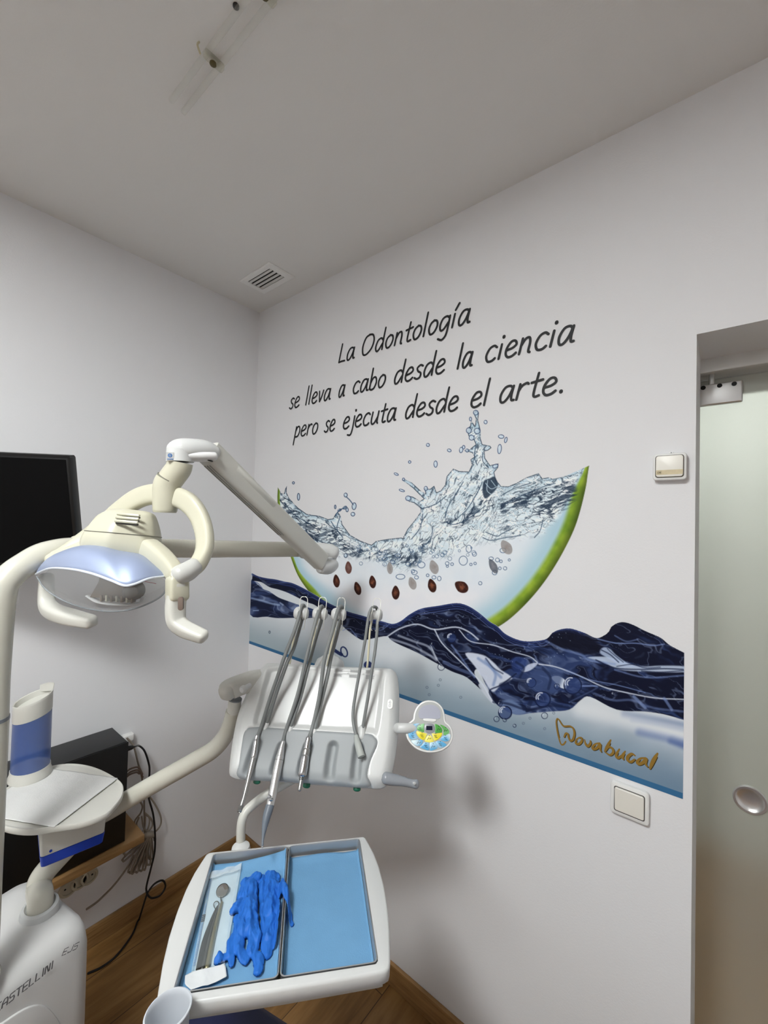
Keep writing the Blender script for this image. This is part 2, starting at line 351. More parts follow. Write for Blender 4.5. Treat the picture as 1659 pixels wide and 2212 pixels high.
def paint_melon(c, wall):
    X, Y = c.X, c.Y
    c.C[:] = np.array(wall) / 255.0
    mp = MELON; s, d = c.sdf(mp, 6); x, y = X[s], Y[s]
    m = sm(-0.7, 0.7, d)
    # distance to the rind's outer line drives flesh colour
    dr = c.dist(x, y, crom(RIND_OUT, 5))
    right = sm(860, 1080, x)
    gw = 5.5 + 21 * right + 9 * sm(1220, 1285, y) * (1 - right)
    gw = gw * (0.35 + 0.65 * sm(1005, 1075, y))
    n = fbm(x / 26, y / 26, 3)
    flesh = np.stack([214 - 10 * n + 8 * sm(1240, 1300, y), 221 - 6 * n + 2 * sm(1240, 1300, y), 224 - 2 * n], -1)
    blue = np.array([152, 188, 202.0])
    k = np.exp(-((dr - gw * 1.25) / (gw * 0.9 + 9)) ** 2)[..., None] * 0.85
    col = flesh * (1 - k) + blue * k
    g = np.stack([78 + 62 * n, 112 + 50 * n, 26 + 26 * n], -1); g = g * (0.62 + 0.5 * sm(-0.1, 0.75, dr / gw))[..., None]
    kg = (1 - sm(gw * 0.72, gw * 1.22, dr))[..., None]
    col = col * (1 - kg) + g * kg
    # --- moving water above the flesh
    low = crom(K1((205, 800), (320, 930), (420, 1000), (600, 1065), (760, 1100), (900, 1140), (1000, 1170), (1100, 1180)) + K2((300, 1150), (480, 1130), (600, 1075), (720, 1035), (850, 1015), (1050, 1000), (1150, 965), (1250, 880), (1330, 780), (1395, 640), (1440, 560)), 4)
    ly = np.interp(x, low[:, 0], low[:, 1])
    wz = sm(14, -16, y - ly + 16 * (n - 0.5)) * (1 - kg[..., 0])
    wa = fbm(x / 22, y / 22, 11) - 0.5; wb = fbm(x / 22, y / 22, 17) - 0.5
    def veins(ang, lx, lyy, seed, warp=10, th=0.86):
        ca, sa = math.cos(ang), math.sin(ang)
        u = (x + wa * warp) * ca + (y + wb * warp) * sa; v = -(x + wa * warp) * sa + (y + wb * warp) * ca
        r = 1 - np.abs(2 * fbm(u / lx, v / lyy, seed, 2) - 1)
        return sm(th, 0.99, r)
    zr = sm(1050, 1110, x); zl = 1 - sm(740, 800, x); zc = (1 - zr) * (1 - zl)
    vc = np.maximum(veins(-1.05, 34, 6.5, 21, 16, 0.87), 0.8 * veins(-0.8, 16, 5, 29, 14, 0.9))
    vr = np.maximum(veins(-0.3, 46, 5.5, 33, 16, 0.84), 0.9 * veins(-0.2, 18, 5, 41, 18, 0.88))
    vl = np.maximum(veins(0.5, 30, 6, 51, 14, 0.85), 0.9 * veins(0.3, 14, 6, 57, 18, 0.9))
    v = vc * zc + vr * zr + vl * zl
    tone = fbm(x / 30, y / 18, 63)
    wcol = np.stack([206 + 64 * (tone - 0.5), 220 + 44 * (tone - 0.5), 225 + 34 * (tone - 0.5)], -1)
    col = col * (1 - wz[..., None]) + wcol * wz[..., None]
    dark = np.array([24, 40, 60.0])
    # streaks with more ink: right tongue, left shoulder, foot of the splash
    def band(P, w):
        return 1 - sm(w * 0.35, w, c.dist(x, y, crom(P, 4)))
    heavy = np.maximum.reduce([band(K2((900, 790), (1050, 720), (1200, 690), (1370, 650)), 18), band(K2((1180, 800), (1290, 750), (1360, 690)), 26), 0.8 * band(K1((240, 720), (330, 830), (450, 910), (620, 960)), 17),
                               0.7 * band(K1((420, 970), (600, 990), (720, 1060), (860, 1080), (1000, 1100), (1130, 1130)), 15), 0.75 * band(K2((470, 880), (580, 900), (680, 820), (760, 760), (900, 750)), 13), 0.7 * band(K2((60, 1110), (190, 1150), (290, 1110), (330, 1040)), 15)])
    tex = sm(0.42, 0.62, fbm((x * 0.95 - y * 0.3) / 15, (y * 0.95 + x * 0.3) / 4.0, 71))
    ink = np.clip(v * wz * (0.75 + 0.5 * heavy) + heavy * tex * 0.85, 0, 1)
    # thin dark line that follows the upper edge of the water
    dt = c.dist(x, y, np.array(WATER))
    rim = (1 - sm(0.7, 2.3, dt)) * sm(0.25, 0.6, fbm(x / 20, y / 20, 81) + 0.15) * (1 - kg[..., 0]) * (1 - sm(1170, 1230, x))
    bluish = (1 - sm(2, 9, dt)) * 0.35 * wz
    col = col * (1 - bluish[..., None]) + np.array([120, 160, 184.0]) * bluish[..., None]
    ink = np.maximum(ink * 0.88, rim * 0.95)[..., None]
    col = col * (1 - ink) + dark * ink
    wh = (sm(0.9, 0.99, 1 - np.abs(2 * fbm((x + y * 0.6) / 18, (y - x * 0.6) / 6, 91, 2) - 1)) * wz * (1 - heavy * 0.6) * 0.75)[..., None]
    col = col * (1 - wh) + np.array([238, 243, 244.0]) * wh
    c.put(s, m, col, True)
    # dark hollow right of the crest
    hol = K2((745, 600), (790, 575), (825, 565), (850, 620), (830, 660), (800, 690), (760, 720), (740, 680))
    c.fill(crom(hol, 4, True), (30, 46, 64), 1.5, 0.85)
    for P in (((760, 610), (800, 650), (850, 630)), ((775, 590), (770, 660), (800, 690)), ((800, 590), (830, 630))): c.stroke(K2(*P), 1.6, (180, 204, 216), alpha=0.8)
    lines = [K2((470, 860), (490, 780), (540, 700), (600, 600)), K2((560, 860), (640, 780), (720, 640), (735, 600)), K2((480, 890), (540, 905), (640, 860), (760, 770)), K2((760, 960), (840, 990), (880, 970), (940, 940)),
             K2((740, 1000), (800, 1020), (900, 1000), (1010, 985)), K2((870, 700), (960, 650), (1080, 610)), K2((900, 760), (1020, 700), (1160, 640), (1260, 610)), K2((310, 830), (290, 930), (230, 1010)), K2((380, 920), (370, 1000), (300, 1080)),
             K2((1170, 880), (1150, 950), (1110, 1000)), K2((690, 340), (680, 420), (700, 480)), K2((740, 390), (740, 450), (780, 500)), K2((250, 760), (300, 790), (400, 760), (480, 700)), K1((620, 820), (600, 900), (640, 960)), K1((240, 720), (300, 800), (420, 870)), K1((560, 850), (590, 900), (620, 930))]
    for P in lines: c.stroke(P, 1.9, (46, 70, 94), 0.7, 0.8)
    # bubbles under the water line
    B = [(600, 1165, 30, 33), (680, 1118, 15, 15), (485, 1185, 13, 13), (520, 1190, 10, 10), (486, 1205, 8, 8), (300, 1195, 26, 22), (150, 1280, 32, 18), (885, 1092, 22, 17), (825, 1250, 17, 17), (250, 1250, 20, 16), (390, 1285, 14, 12), (428, 1293, 13, 16), (345, 1270, 10, 10),
         (800, 1150, 16, 12), (845, 1160, 14, 14), (870, 1170, 10, 10), (655, 1192, 9, 9), (685, 1185, 9, 9), (862, 1220, 10, 10), (900, 1220, 12, 12), (722, 1327, 12, 12), (930, 1160, 8, 8), (240, 1240, 12, 12), (265, 1285, 14, 12), (40, 1150, 18, 14), (95, 1175, 16, 12), (130, 1130, 20, 14), (205, 1190, 17, 13), (640, 1080, 20, 26)]
    for bx, by, a, b in B:
        (px_, py_), = K2((bx, by)); c.ring(px_, py_, a * 0.3, b * 0.3, 0, 1.5, (52, 80, 116), None, 0.8)
    rr = np.random.RandomState(3)
    for k in range(46):
        px_ = 760 + 270 * rr.rand(); py_ = 1178 + 44 * rr.rand() - 14 * (px_ > 960); c.ring(px_, py_, 1.6 + 3 * rr.rand(), None, 0, 1.2, (56, 84, 118), None, 0.65)
    # free droplets
    for bx, by, a, b, an in [(347, 336, 11, 11, 0), (500, 375, 14, 10, 0.3), (216, 458, 9, 9, 0), (402, 473, 12, 23, 0), (760, 172, 11, 13, 0), (120, 545, 16, 7, 0.4), (160, 662, 20, 7, 0.3), (332, 648, 12, 15, 0), (585, 372, 12, 20, 0.2), (603, 352, 9, 13, 0), (628, 376, 11, 11, 0), (872, 276, 20, 13, 0.1), (905, 300, 9, 20, 0.25), (860, 365, 13, 34, 0.1), (700, 236, 20, 20, 0), (640, 232, 18, 20, 0),
                            (660, 284, 18, 18, 0), (652, 150, 8, 14, 0), (690, 104, 17, 17, 0), (205, 718, 18, 17, 0), (172, 582, 8, 9, 0), (830, 488, 20, 12, -0.4)]:
        (px_, py_), = K2((bx, by)); c.ring(px_, py_, a * 0.3, b * 0.3, an, 1.5, (44, 66, 104), (188, 208, 220), 0.95, True)
    for bx, by, a, b, an in [(300, 584, 7, 8, 0), (335, 680, 8, 24, 0), (588, 750, 5, 13, 0), (660, 668, 11, 14, 0), (718, 745, 14, 24, 0.1), (710, 800, 13, 13, 0), (655, 755, 14, 9, -0.5), (618, 772, 12, 7, -0.4), (660, 1085, 11, 14, 0), (670, 770, 8, 14, 0)]:
        (px_, py_), = K1((bx, by)); c.ring(px_, py_, a * 0.31, b * 0.31, an, 1.6, (42, 62, 92), (176, 200, 214), 0.95, True)
    c.stroke(K1((664, 680), (690, 705), (712, 735)), 2.2, (60, 82, 110), 0.7, 0.9, True)
    c.stroke(K1((590, 810), (615, 775), (660, 752)), 2.4, (50, 76, 104), 0.7, 0.9, True)

def paint_seed(c, sd):
    x0, y0, a, b, an, kind = sd
    P = c.ell(x0, y0, a, b, an, 28); ca, sa = math.cos(an), math.sin(an)
    s = c.box(P, 6); x, y = c.X[s], c.Y[s]
    u = ((x - x0) * ca + (y - y0) * sa) / a; v = (-(x - x0) * sa + (y - y0) * ca) / (b * (1 - 0.28 * np.clip(-u, 0, 1)))
    r = np.sqrt(u * u + v * v); n = fbm(x / 4, y / 4, int(x0) % 50)
    m = sm(1.06, 0.94, r)
    core = np.array([150, 92, 62.0]) if kind == 0 else np.array([112, 100, 90.0]) if kind == 2 else np.array([138, 112, 104.0]) if kind == 1 else np.array([104, 104, 110.0])
    edge = np.array([50, 24, 18.0]) if kind == 0 else np.array([134, 130, 128.0]) if kind == 2 else np.array([96, 66, 60.0]) if kind == 1 else np.array([72, 78, 88.0])
    k = np.clip(sm(0.75, 0.1, r) * 0.55 + (n - 0.5) * 0.9, 0, 1)[..., None]
    c.put(s, m * (1.0 if kind == 0 else 0.78 + 0.22 * (kind == 1)), edge * (1 - k) + core * k, True)

def paint_wave(c, wall):
    X, Y = c.X, c.Y
    top = crom(WAVE_TOP, 5)
    ty = np.interp(X, top[:, 0], top[:, 1])
    sy = 1384.5 + (X - 539.9) * 0.35167
    # paper below the water: pale, cooler and deeper towards the lower right
    t = np.clip((X - 540) / 930, 0, 1); h = np.clip((Y - ty) / (sy - ty + 1e-6), 0, 1)
    n = fbm(X / 90, Y / 40, 5); h2 = sm(0.45, 1.0, h)
    pale = np.array([198, 206, 210.0])
    deep = np.stack([150 - 44 * t, 166 - 36 * t, 172 - 22 * t], -1)
    c.C[:] = (pale * (1 - h2[..., None]) + deep * h2[..., None]) / 255.0
    c.C += ((n - 0.5) * 0.05)[..., None]
    for P, w, cc, al in ((K3((1290, 715), (1400, 735), (1500, 752), (1610, 775)), 14, (104, 124, 160), 0.7), (K3((1330, 745), (1450, 765), (1610, 800)), 9, (120, 140, 170), 0.6), (K3((1370, 805), (1480, 830), (1610, 862)), 16, (86, 108, 156), 0.75), (K3((1540, 850), (1610, 880)), 16, (60, 84, 140), 0.7),
                         (K3((1060, 690), (1200, 720), (1350, 760), (1600, 820)), 30, (214, 220, 222), 0.6)):
        c.stroke(P, w, cc, w * 0.45, al)
    # left lower pool
    def water(P, seed, base, ang, lx, ly, contrast, lift):
        P = np.asarray(P, float); s, d = c.sdf(P, 8)
        x, y = X[s], Y[s]; m = sm(-0.8, 0.8, d)
        wa = fbm(x / 45, y / 30, seed) - 0.5; wb = fbm(x / 45, y / 30, seed + 5) - 0.5
        ca, sa = math.cos(ang), math.sin(ang); xx = x + wa * 46; yy = y + wb * 40
        u = xx * ca + yy * sa; v = -xx * sa + yy * ca
        q = fbm(u / lx, v / ly, seed + 9, 3); q2 = fbm(u / 26, v / 9, seed + 13, 2)
        k = sm(0.46, 0.72, q + lift(x, y))
        rid = sm(0.91, 0.985, 1 - np.abs(2 * fbm(u / (lx * 0.8), v / ly, seed + 21, 2) - 1)) * 0.5
        A_ = np.array([9, 14, 36.0]); B_ = np.array([40, 56, 96.0]); C_ = np.array([138, 154, 182.0])
        k1 = np.clip(k * contrast + base, 0, 1)[..., None]; col = A_ * (1 - k1) + B_ * k1
        k2 = (sm(0.62, 0.86, q2 + 0.25 * k - 0.12) * 0.45 + rid)[..., None]; col = col * (1 - k2 * 0.75) + C_ * k2 * 0.75
        c.put(s, m, col)
        return s, x, y, d
    water(crom(BLOB_B, 4, True), 101, 0.25, 0.2, 60, 13, 0.75, lambda x, y: 0.06)
    big = np.vstack([top, crom(LOW_A, 4)[::-1]])
    # the crest itself is nearly black-blue; the trough on the right is lighter blue
    lift = lambda x, y: -0.16 + 0.30 * sm(980, 1090, x) * sm(1375, 1440, y) * (1 - sm(1260, 1330, x)) + 0.1 * sm(1500, 1530, y)
    s, x, y, d = water(big, 131, 0.0, 0.36, 80, 12, 0.95, lift)
    c.stroke([(p[0], p[1] + 2.0) for p in WAVE_TOP[:30]], 4.2, (58, 78, 142), 1.6, 0.6)
    c.stroke([(p[0], p[1] + 7.5) for p in WAVE_TOP[2:30]], 3.0, (44, 62, 122), 1.4, 0.6)
    c.stroke([(p[0], p[1] + 12.5) for p in WAVE_TOP[16:29]], 1.4, (96, 116, 176), 0.8, 0.7)
    # bright windows and highlights
    W = (200, 210, 222); L = (120, 142, 188); N = (14, 22, 50)
    c.fill(crom(K3((452, 392), (545, 402), (600, 440), (640, 480), (700, 525), (640, 560), (596, 596), (548, 530), (500, 460)), 4, True), (196, 206, 220), 2.0, 0.95)
    for P in (((520, 420), (590, 470), (640, 520)), ((560, 430), (610, 500), (600, 560))): c.stroke(K3(*P), 6, (98, 124, 172), 2.4, 0.55)
    c.fill(crom(K3((520, 560), (560, 560), (600, 640), (598, 660), (560, 620)), 4, True), (186, 196, 206), 1.5, 0.9)
    c.fill(crom(K3((905, 520), (940, 512), (978, 535), (985, 578), (950, 572), (925, 545)), 4, True), (206, 216, 226), 1.0, 0.95)
    c.fill(crom(K3((1095, 415), (1180, 440), (1260, 478), (1400, 490), (1606, 492), (1606, 462), (1480, 458), (1380, 462), (1290, 440), (1200, 412)), 4, True), (176, 192, 212), 2.0, 0.9)
    c.fill(crom(K3((1160, 390), (1180, 362), (1215, 370), (1245, 400), (1300, 440), (1345, 462), (1290, 462), (1220, 428)), 4, True), (166, 184, 210), 2.0, 0.85)
    c.fill(crom(K3((750, 480), (790, 450), (835, 445), (800, 480), (760, 492)), 4, True), (190, 202, 220), 1.0, 0.85)
    c.fill(crom(K3((640, 650), (700, 640), (770, 700), (720, 716), (660, 690)), 4, True), (104, 126, 164), 3, 0.8)
    c.fill(crom(K3((830, 460), (930, 470), (970, 500), (930, 600), (860, 600), (780, 560)), 4, True), (58, 76, 116), 6, 0.7)
    c.fill(crom(K3((700, 420), (780, 430), (740, 500), (700, 480)), 4, True), (38, 58, 112), 4, 0.7)
    c.fill(crom(K3((880, 310), (920, 285), (1000, 275), (1130, 320), (1160, 380), (1100, 400), (980, 370), (900, 345)), 4, True), (9, 12, 30), 5, 0.9)
    c.fill(crom(K3((1160, 310), (1235, 252), (1300, 300), (1260, 330), (1180, 330)), 4, True), (10, 14, 36), 4, 0.85)
    for P, w, cc, al in ((K3((40, 305), (110, 262), (200, 240), (290, 268), (400, 255), (470, 280), (520, 320)), 3.2, W, 0.85), (K3((290, 268), (330, 340), (420, 430), (500, 510), (545, 560), (598, 655)), 3.0, W, 0.85),
                         (K3((420, 270), (480, 330), (600, 350), (700, 385), (790, 410), (830, 440)), 2.4, W, 0.8), (K3((840, 450), (930, 465), (1050, 510), (1180, 570), (1300, 600), (1450, 628), (1604, 636)), 2.6, W, 0.85),
                         (K3((980, 480), (1100, 530), (1250, 560), (1400, 600)), 2.0, L, 0.7), (K3((1060, 565), (1150, 570), (1060, 620), (1000, 650)), 3.2, L, 0.8), (K3((880, 330), (960, 370), (1060, 400), (1110, 430), (1240, 450)), 5, L, 0.5),
                         (K3((1150, 318), (1250, 340), (1350, 340), (1440, 352), (1500, 345)), 2.6, L, 0.7), (K3((1240, 480), (1400, 520), (1604, 510)), 3.5, L, 0.55), (K3((1120, 600), (1230, 640), (1330, 640), (1440, 680), (1600, 700)), 5, L, 0.45), (K3((1340, 620), (1400, 680)), 6, L, 0.6), (K3((1500, 630), (1540, 690)), 6, L, 0.6),
                         (K3((100, 300), (180, 330), (260, 360), (300, 420)), 5, W, 0.55), (K3((60, 318), (160, 350), (250, 395), (300, 430)), 5, W, 0.55), (K3((380, 350), (440, 430), (500, 520)), 4, L, 0.6), (K3((340, 440), (400, 470), (480, 500)), 7, L, 0.45), (K3((270, 350), (300, 420), (340, 470)), 2.0, W, 0.6),
                         (K3((600, 640), (580, 590), (640, 560), (720, 500)), 3, N, 0.8), (K3((600, 650), (680, 660), (780, 690), (900, 670), (1000, 680)), 5, N, 0.6), (K3((1240, 300), (1300, 330), (1360, 320)), 3, L, 0.5),
                         (K4((560, 300), (640, 330), (720, 420)), 1.6, (58, 80, 140), 0.8), (K4((530, 600), (700, 640), (900, 700), (1020, 720)), 4, (150, 172, 204), 0.7), (K4((560, 820), (650, 818)), 2.5, (150, 172, 204), 0.8), (K4((1040, 680), (1090, 720)), 3, (160, 180, 210), 0.7),
                         (K1((640, 1600), (690, 1590), (740, 1650)), 2, L, 0.6), (K1((820, 1580), (900, 1600), (960, 1560)), 1.6, L, 0.5)):
        c.stroke(P, w, cc, min(1.6, w * 0.4), al)
    for P, w, al in ((K3((1140, 428), (1240, 470), (1380, 478), (1500, 474), (1600, 478)), 2.6, 0.8), (K3((1250, 462), (1330, 452), (1400, 470), (1480, 466)), 2.0, 0.7), (K3((1380, 486), (1480, 492), (1604, 484)), 2.2, 0.7), (K3((1170, 376), (1215, 400), (1260, 440)), 2.4, 0.7), (K3((1200, 368), (1225, 392), (1285, 440)), 1.8, 0.6),
                     (K3((560, 420), (600, 470), (650, 500)), 3.2, 0.55), (K3((640, 560), (700, 540), (760, 560), (800, 620), (780, 690)), 9, 0.55), (K3((690, 610), (740, 640), (760, 690)), 5, 0.5), (K3((860, 470), (900, 520), (890, 580)), 6, 0.5), (K3((950, 600), (990, 640), (1060, 620), (1150, 580)), 9, 0.6), (K3((830, 690), (900, 660), (960, 670)), 5, 0.5), (K3((720, 440), (760, 470), (740, 520)), 5, 0.6)):
        c.stroke(P, w, (15, 24, 52), min(1.8, w * 0.4), al)
    for bx, by, r in ((325, 465, 18), (380, 312, 24), (800, 548, 25), (935, 568, 14), (1018, 562, 46), (860, 636, 40), (662, 706, 34), (617, 740, 14), (870, 722, 16), (280, 345, 10), (1235, 608, 14), (660, 745, 9), (712, 775, 8), (635, 660, 12)):
        (px_, py_), = K3((bx, by)); big_ = r > 20
        c.ring(px_, py_, r * 0.41, None, 0, 1.3 + (r > 30) * 1.4, (16, 26, 58), (40, 58, 104) if big_ else None, 0.9)
        if big_: c.stroke(c.ell(px_ - r * 0.1, py_ - r * 0.1, r * 0.26, r * 0.26, 0)[9:17], 2.2, (208, 218, 232), 0.7, 0.9, smooth=0)
    for bx, by in ((250, 573), (262, 611), (320, 533), (310, 562), (428, 625), (758, 762), (793, 735), (870, 790), (918, 708)):
        (px_, py_), = K3((bx, by)); c.ring(px_, py_, 2.4, None, 0, 1.1, (84, 98, 116), None, 0.8, hi=False)
    c.ring(582.5, 1365.5, 1.6, 2.6, 0, 1.4, (60, 74, 90), None, 0.9, hi=False)
    for P in (c.ell(743.5, 1408, 6.5, 11, -0.35),): c.stroke(np.vstack([P, P[:1]]), 3.0, (26, 40, 84), alpha=0.95, smooth=0)
    c.stroke([(722, 1404), (731, 1410), (738, 1414)], 7, (24, 36, 80), 0.8, 0.95); c.fill(c.ell(795, 1436, 9, 8, 0), (26, 38, 82), 0.8, 0.95)
    rr = np.random.RandomState(9)
    for k in range(90):
        px_ = 690 + 560 * rr.rand(); yt = np.interp(px_, top[:, 0], top[:, 1]); py_ = yt + 8 + 60 * rr.rand()
        c.fill(c.ell(px_, py_, 0.7 + 0.5 * rr.rand(), 0.7, 0, 6), (170, 188, 214), 0.5, 0.7)
    # everything above the water line is wall
    s2 = sm(-0.7, 0.7, Y - ty)
    c.A[:] = s2
    c.C[:] = c.C * s2[..., None] + np.array(wall) / 255.0 * (1 - s2[..., None])
    st = sm(-0.7, 0.7, Y - sy); sc = np.stack([52 - 10 * t, 104 - 18 * t, 140 - 16 * t], -1) / 255.0
    c.C[:] = c.C * (1 - st[..., None]) + sc * st[..., None]
LOGO = [  # (points, width) in crop units; brush letters beside the tooth outline
    (((270, 455), (240, 495), (205, 490), (175, 400), (150, 280), (140, 180), (155, 140), (180, 160), (215, 215), (250, 245), (330, 245), (375, 280), (390, 350), (370, 425), (335, 445), (310, 400), (300, 350), (270, 345), (250, 390)), 30),
    (((455, 400), (415, 435), (410, 480), (450, 490), (490, 450), (490, 405), (455, 400)), 28),
    (((530, 430), (545, 490), (575, 520), (610, 480), (610, 445)), 30),
    (((740, 475), (680, 490), (640, 530), (650, 560), (700, 545), (745, 490), (745, 560), (760, 595)), 30),
    (((890, 435), (840, 530), (810, 590)), 34), (((810, 590), (860, 530), (910, 550), (925, 600), (880, 640), (815, 600)), 28),
    (((1010, 560), (965, 640), (990, 680), (1050, 640)), 32), (((1090, 590), (1050, 660), (1065, 700)), 32),
    (((1225, 650), (1180, 625), (1130, 660), (1120, 705), (1165, 735), (1220, 700)), 34),
    (((1370, 680), (1300, 690), (1255, 735), (1275, 765), (1330, 745), (1380, 690), (1370, 760), (1395, 800)), 32),
    (((1535, 620), (1475, 720), (1430, 825)), 38)]
# ---------------------------------------------------------------- the room
H = 2.5; DX = 1.6745; DZ = 1.953; RX = 3.3; BY = -4.2
M_floor = bpy.data.materials.new('wood_floor'); M_floor.use_nodes = True
def _floor(m):
    nt = m.node_tree; b = nt.nodes['Principled BSDF']; N = nt.nodes.new; Lk = nt.links.new
    tc = N('ShaderNodeTexCoord'); mp = N('ShaderNodeMapping'); mp.inputs['Rotation'].default_value = (0, 0, math.radians(90)); Lk(tc.outputs['Object'], mp.inputs['Vector'])
    br = N('ShaderNodeTexBrick'); br.offset = 0.37; br.inputs['Scale'].default_value = 1.0; br.inputs['Brick Width'].default_value = 1.25; br.inputs['Row Height'].default_value = 0.19
    br.inputs['Mortar Size'].default_value = 0.0012; br.inputs['Color1'].default_value = (0.0, 0, 0, 1); br.inputs['Color2'].default_value = (1, 1, 1, 1); br.inputs['Mortar'].default_value = (0.5, 0.5, 0.5, 1); Lk(mp.outputs[0], br.inputs['Vector'])
    m2 = N('ShaderNodeMapping'); m2.inputs['Scale'].default_value = (9, 1.1, 1); Lk(tc.outputs['Object'], m2.inputs['Vector'])
    ad = N('ShaderNodeMixRGB'); ad.blend_type = 'ADD'; ad.inputs['Fac'].default_value = 1.0; Lk(m2.outputs[0], ad.inputs[1]); Lk(br.outputs['Color'], ad.inputs[2])
    n1 = N('ShaderNodeTexNoise'); n1.inputs['Scale'].default_value = 1.6; n1.inputs['Detail'].default_value = 6; n1.inputs['Distortion'].default_value = 1.4; Lk(ad.outputs[0], n1.inputs['Vector'])
    n2 = N('ShaderNodeTexNoise'); n2.inputs['Scale'].default_value = 9; n2.inputs['Detail'].default_value = 5; Lk(ad.outputs[0], n2.inputs['Vector'])
    mx = N('ShaderNodeMath'); mx.operation = 'MULTIPLY_ADD'; mx.inputs[1].default_value = 0.4; Lk(n2.outputs['Fac'], mx.inputs[0]); Lk(n1.outputs['Fac'], mx.inputs[2])
    rp = N('ShaderNodeValToRGB'); e = rp.color_ramp.elements; e[0].position = 0.42; e[0].color = tuple(lin((92, 66, 36))) + (1,); e[1].position = 0.92; e[1].color = tuple(lin((150, 114, 70))) + (1,)
    k = e.new(0.66); k.color = tuple(lin((126, 92, 52))) + (1,); Lk(mx.outputs[0], rp.inputs['Fac'])
    mm = N('ShaderNodeMixRGB'); mm.inputs[2].default_value = tuple(lin((60, 40, 24))) + (1,); Lk(rp.outputs['Color'], mm.inputs[1]); Lk(br.outputs['Fac'], mm.inputs['Fac'])
    Lk(mm.outputs[0], b.inputs['Base Color']); b.inputs['Roughness'].default_value = 0.42; b.inputs['Specular IOR Level'].default_value = 0.35
_floor(M_floor)
M_oak = bpy.data.materials.new('oak_trim'); M_oak.use_nodes = True
def _oak(m):
    nt = m.node_tree; b = nt.nodes['Principled BSDF']; N = nt.nodes.new; Lk = nt.links.new
    tc = N('ShaderNodeTexCoord'); mp = N('ShaderNodeMapping'); mp.inputs['Scale'].default_value = (2.5, 2.5, 40); Lk(tc.outputs['Object'], mp.inputs['Vector'])
    n = N('ShaderNodeTexNoise'); n.inputs['Scale'].default_value = 3; n.inputs['Detail'].default_value = 6; Lk(mp.outputs[0], n.inputs['Vector'])
    rp = N('ShaderNodeValToRGB'); e = rp.color_ramp.elements; e[0].position = 0.3; e[0].color = tuple(lin((128, 94, 54))) + (1,); e[1].position = 0.7; e[1].color = tuple(lin((172, 134, 88))) + (1,)
    Lk(n.outputs['Fac'], rp.inputs['Fac']); Lk(rp.outputs[0], b.inputs['Base Color']); b.inputs['Roughness'].default_value = 0.45
_oak(M_oak)
struct('floor', [span((-0.12, BY - 0.1, -0.1), (RX + 0.1, 1.7, 0.0))], M_floor, flat=True)
struct('ceiling', [span((-0.12, BY - 0.1, H), (RX + 0.1, 1.7, H + 0.1))], M_ceil, flat=True)
struct('wall_left', [span((-0.12, BY, 0), (0, 1.6, H))], M_wall, flat=True)
struct('wall_back', [span((0, 0, 0), (DX, 0.18, H)), span((DX, 0, DZ), (2.6, 0.18, H)), span((2.6, 0, 0), (RX, 0.18, H))], M_wall, flat=True)
struct('wall_right', [span((RX, BY, 0), (RX + 0.1, 1.6, H))], M_wall, flat=True)
struct('wall_front', [span((0, BY - 0.1, 0), (RX, BY, H))], M_wall, flat=True)
struct('wall_corridor', [span((0, 1.5, 0), (RX, 1.6, H))], mat('corridor_paint', (226, 230, 226), 0.8, bump=0.1), flat=True)
struct('baseboard_left', [span((0, BY, 0), (0.013, -0.0, 0.07), 0.003, 2)], M_oak)
struct('baseboard_back', [span((0.013, -0.013, 0), (DX, 0, 0.07), 0.003, 2)], M_oak)
# sliding door: track, glass, clamp and recessed pull
M_track = mat('track_aluminium', (216, 216, 214), 0.35, metal=0.25, var=0.03)
struct('trim_1', [span((0.4, 0.18, 1.918), (2.7, 0.262, 1.958), 0.002), span((0.4, 0.184, 1.944), (2.7, 0.19, 1.962), 0.001), span((0.4, 0.246, 1.87), (2.7, 0.262, 1.92), 0.001)], M_track)
M_frost = bpy.data.materials.new('frosted_glass'); M_frost.use_nodes = True
def _frost(m):
    nt = m.node_tree; N = nt.nodes.new; Lk = nt.links.new; out = nt.nodes['Material Output']; b = nt.nodes['Principled BSDF']
    b.inputs['Base Color'].default_value = tuple(lin((224, 225, 218))) + (1,); b.inputs['Roughness'].default_value = 0.32; b.inputs['Transmission Weight'].default_value = 0.8; b.inputs['IOR'].default_value = 1.25
    tc = N('ShaderNodeTexCoord'); n = N('ShaderNodeTexNoise'); n.inputs['Scale'].default_value = 700; Lk(tc.outputs['Object'], n.inputs['Vector'])
    bp = N('ShaderNodeBump'); bp.inputs['Strength'].default_value = 0.08; bp.inputs['Distance'].default_value = 0.001; Lk(n.outputs['Fac'], bp.inputs['Height']); Lk(bp.outputs[0], b.inputs['Normal'])
_frost(M_frost)
d1 = bpy.data.objects.new('door_1', None); COL.objects.link(d1); d1.location = (2.1, 0.215, 0.008); d1['kind'] = 'structure'; ROOT[d1] = np.array([2.1, 0.215, 0.008])
one('glass_pane', span((1.62, 0.21, 0.008), (2.58, 0.22, 1.905), 0.001, 1), M_frost, d1)
cl = one('clamp_rail', span((1.61, 0.196, 1.838), (1.757, 0.21, 1.892), 0.004), M_alu, d1); ROOT[cl] = ROOT[d1]
M_hole = mat('bore_black', (8, 8, 8), 0.7, var=0.1)
for px, py in ((1519, 838), (1554.5, 833), (1586, 829)):
    p = on(px, py, 1, 0.196); one('bolt_hole', lathe([(0.0052, -0.0004), (0.0052, 0.0015), (0.0001, 0.0015)], p, (0, -1, 0), 20), M_hole, cl)
p = on(1538, 819, 1, 0.21); one('roller_hanger', span((p[0] - 0.006, 0.2, 1.888), (p[0] + 0.006, 0.216, 1.925), 0.002), M_steel, d1)
p = on(1620, 1727, 1, 0.2095)
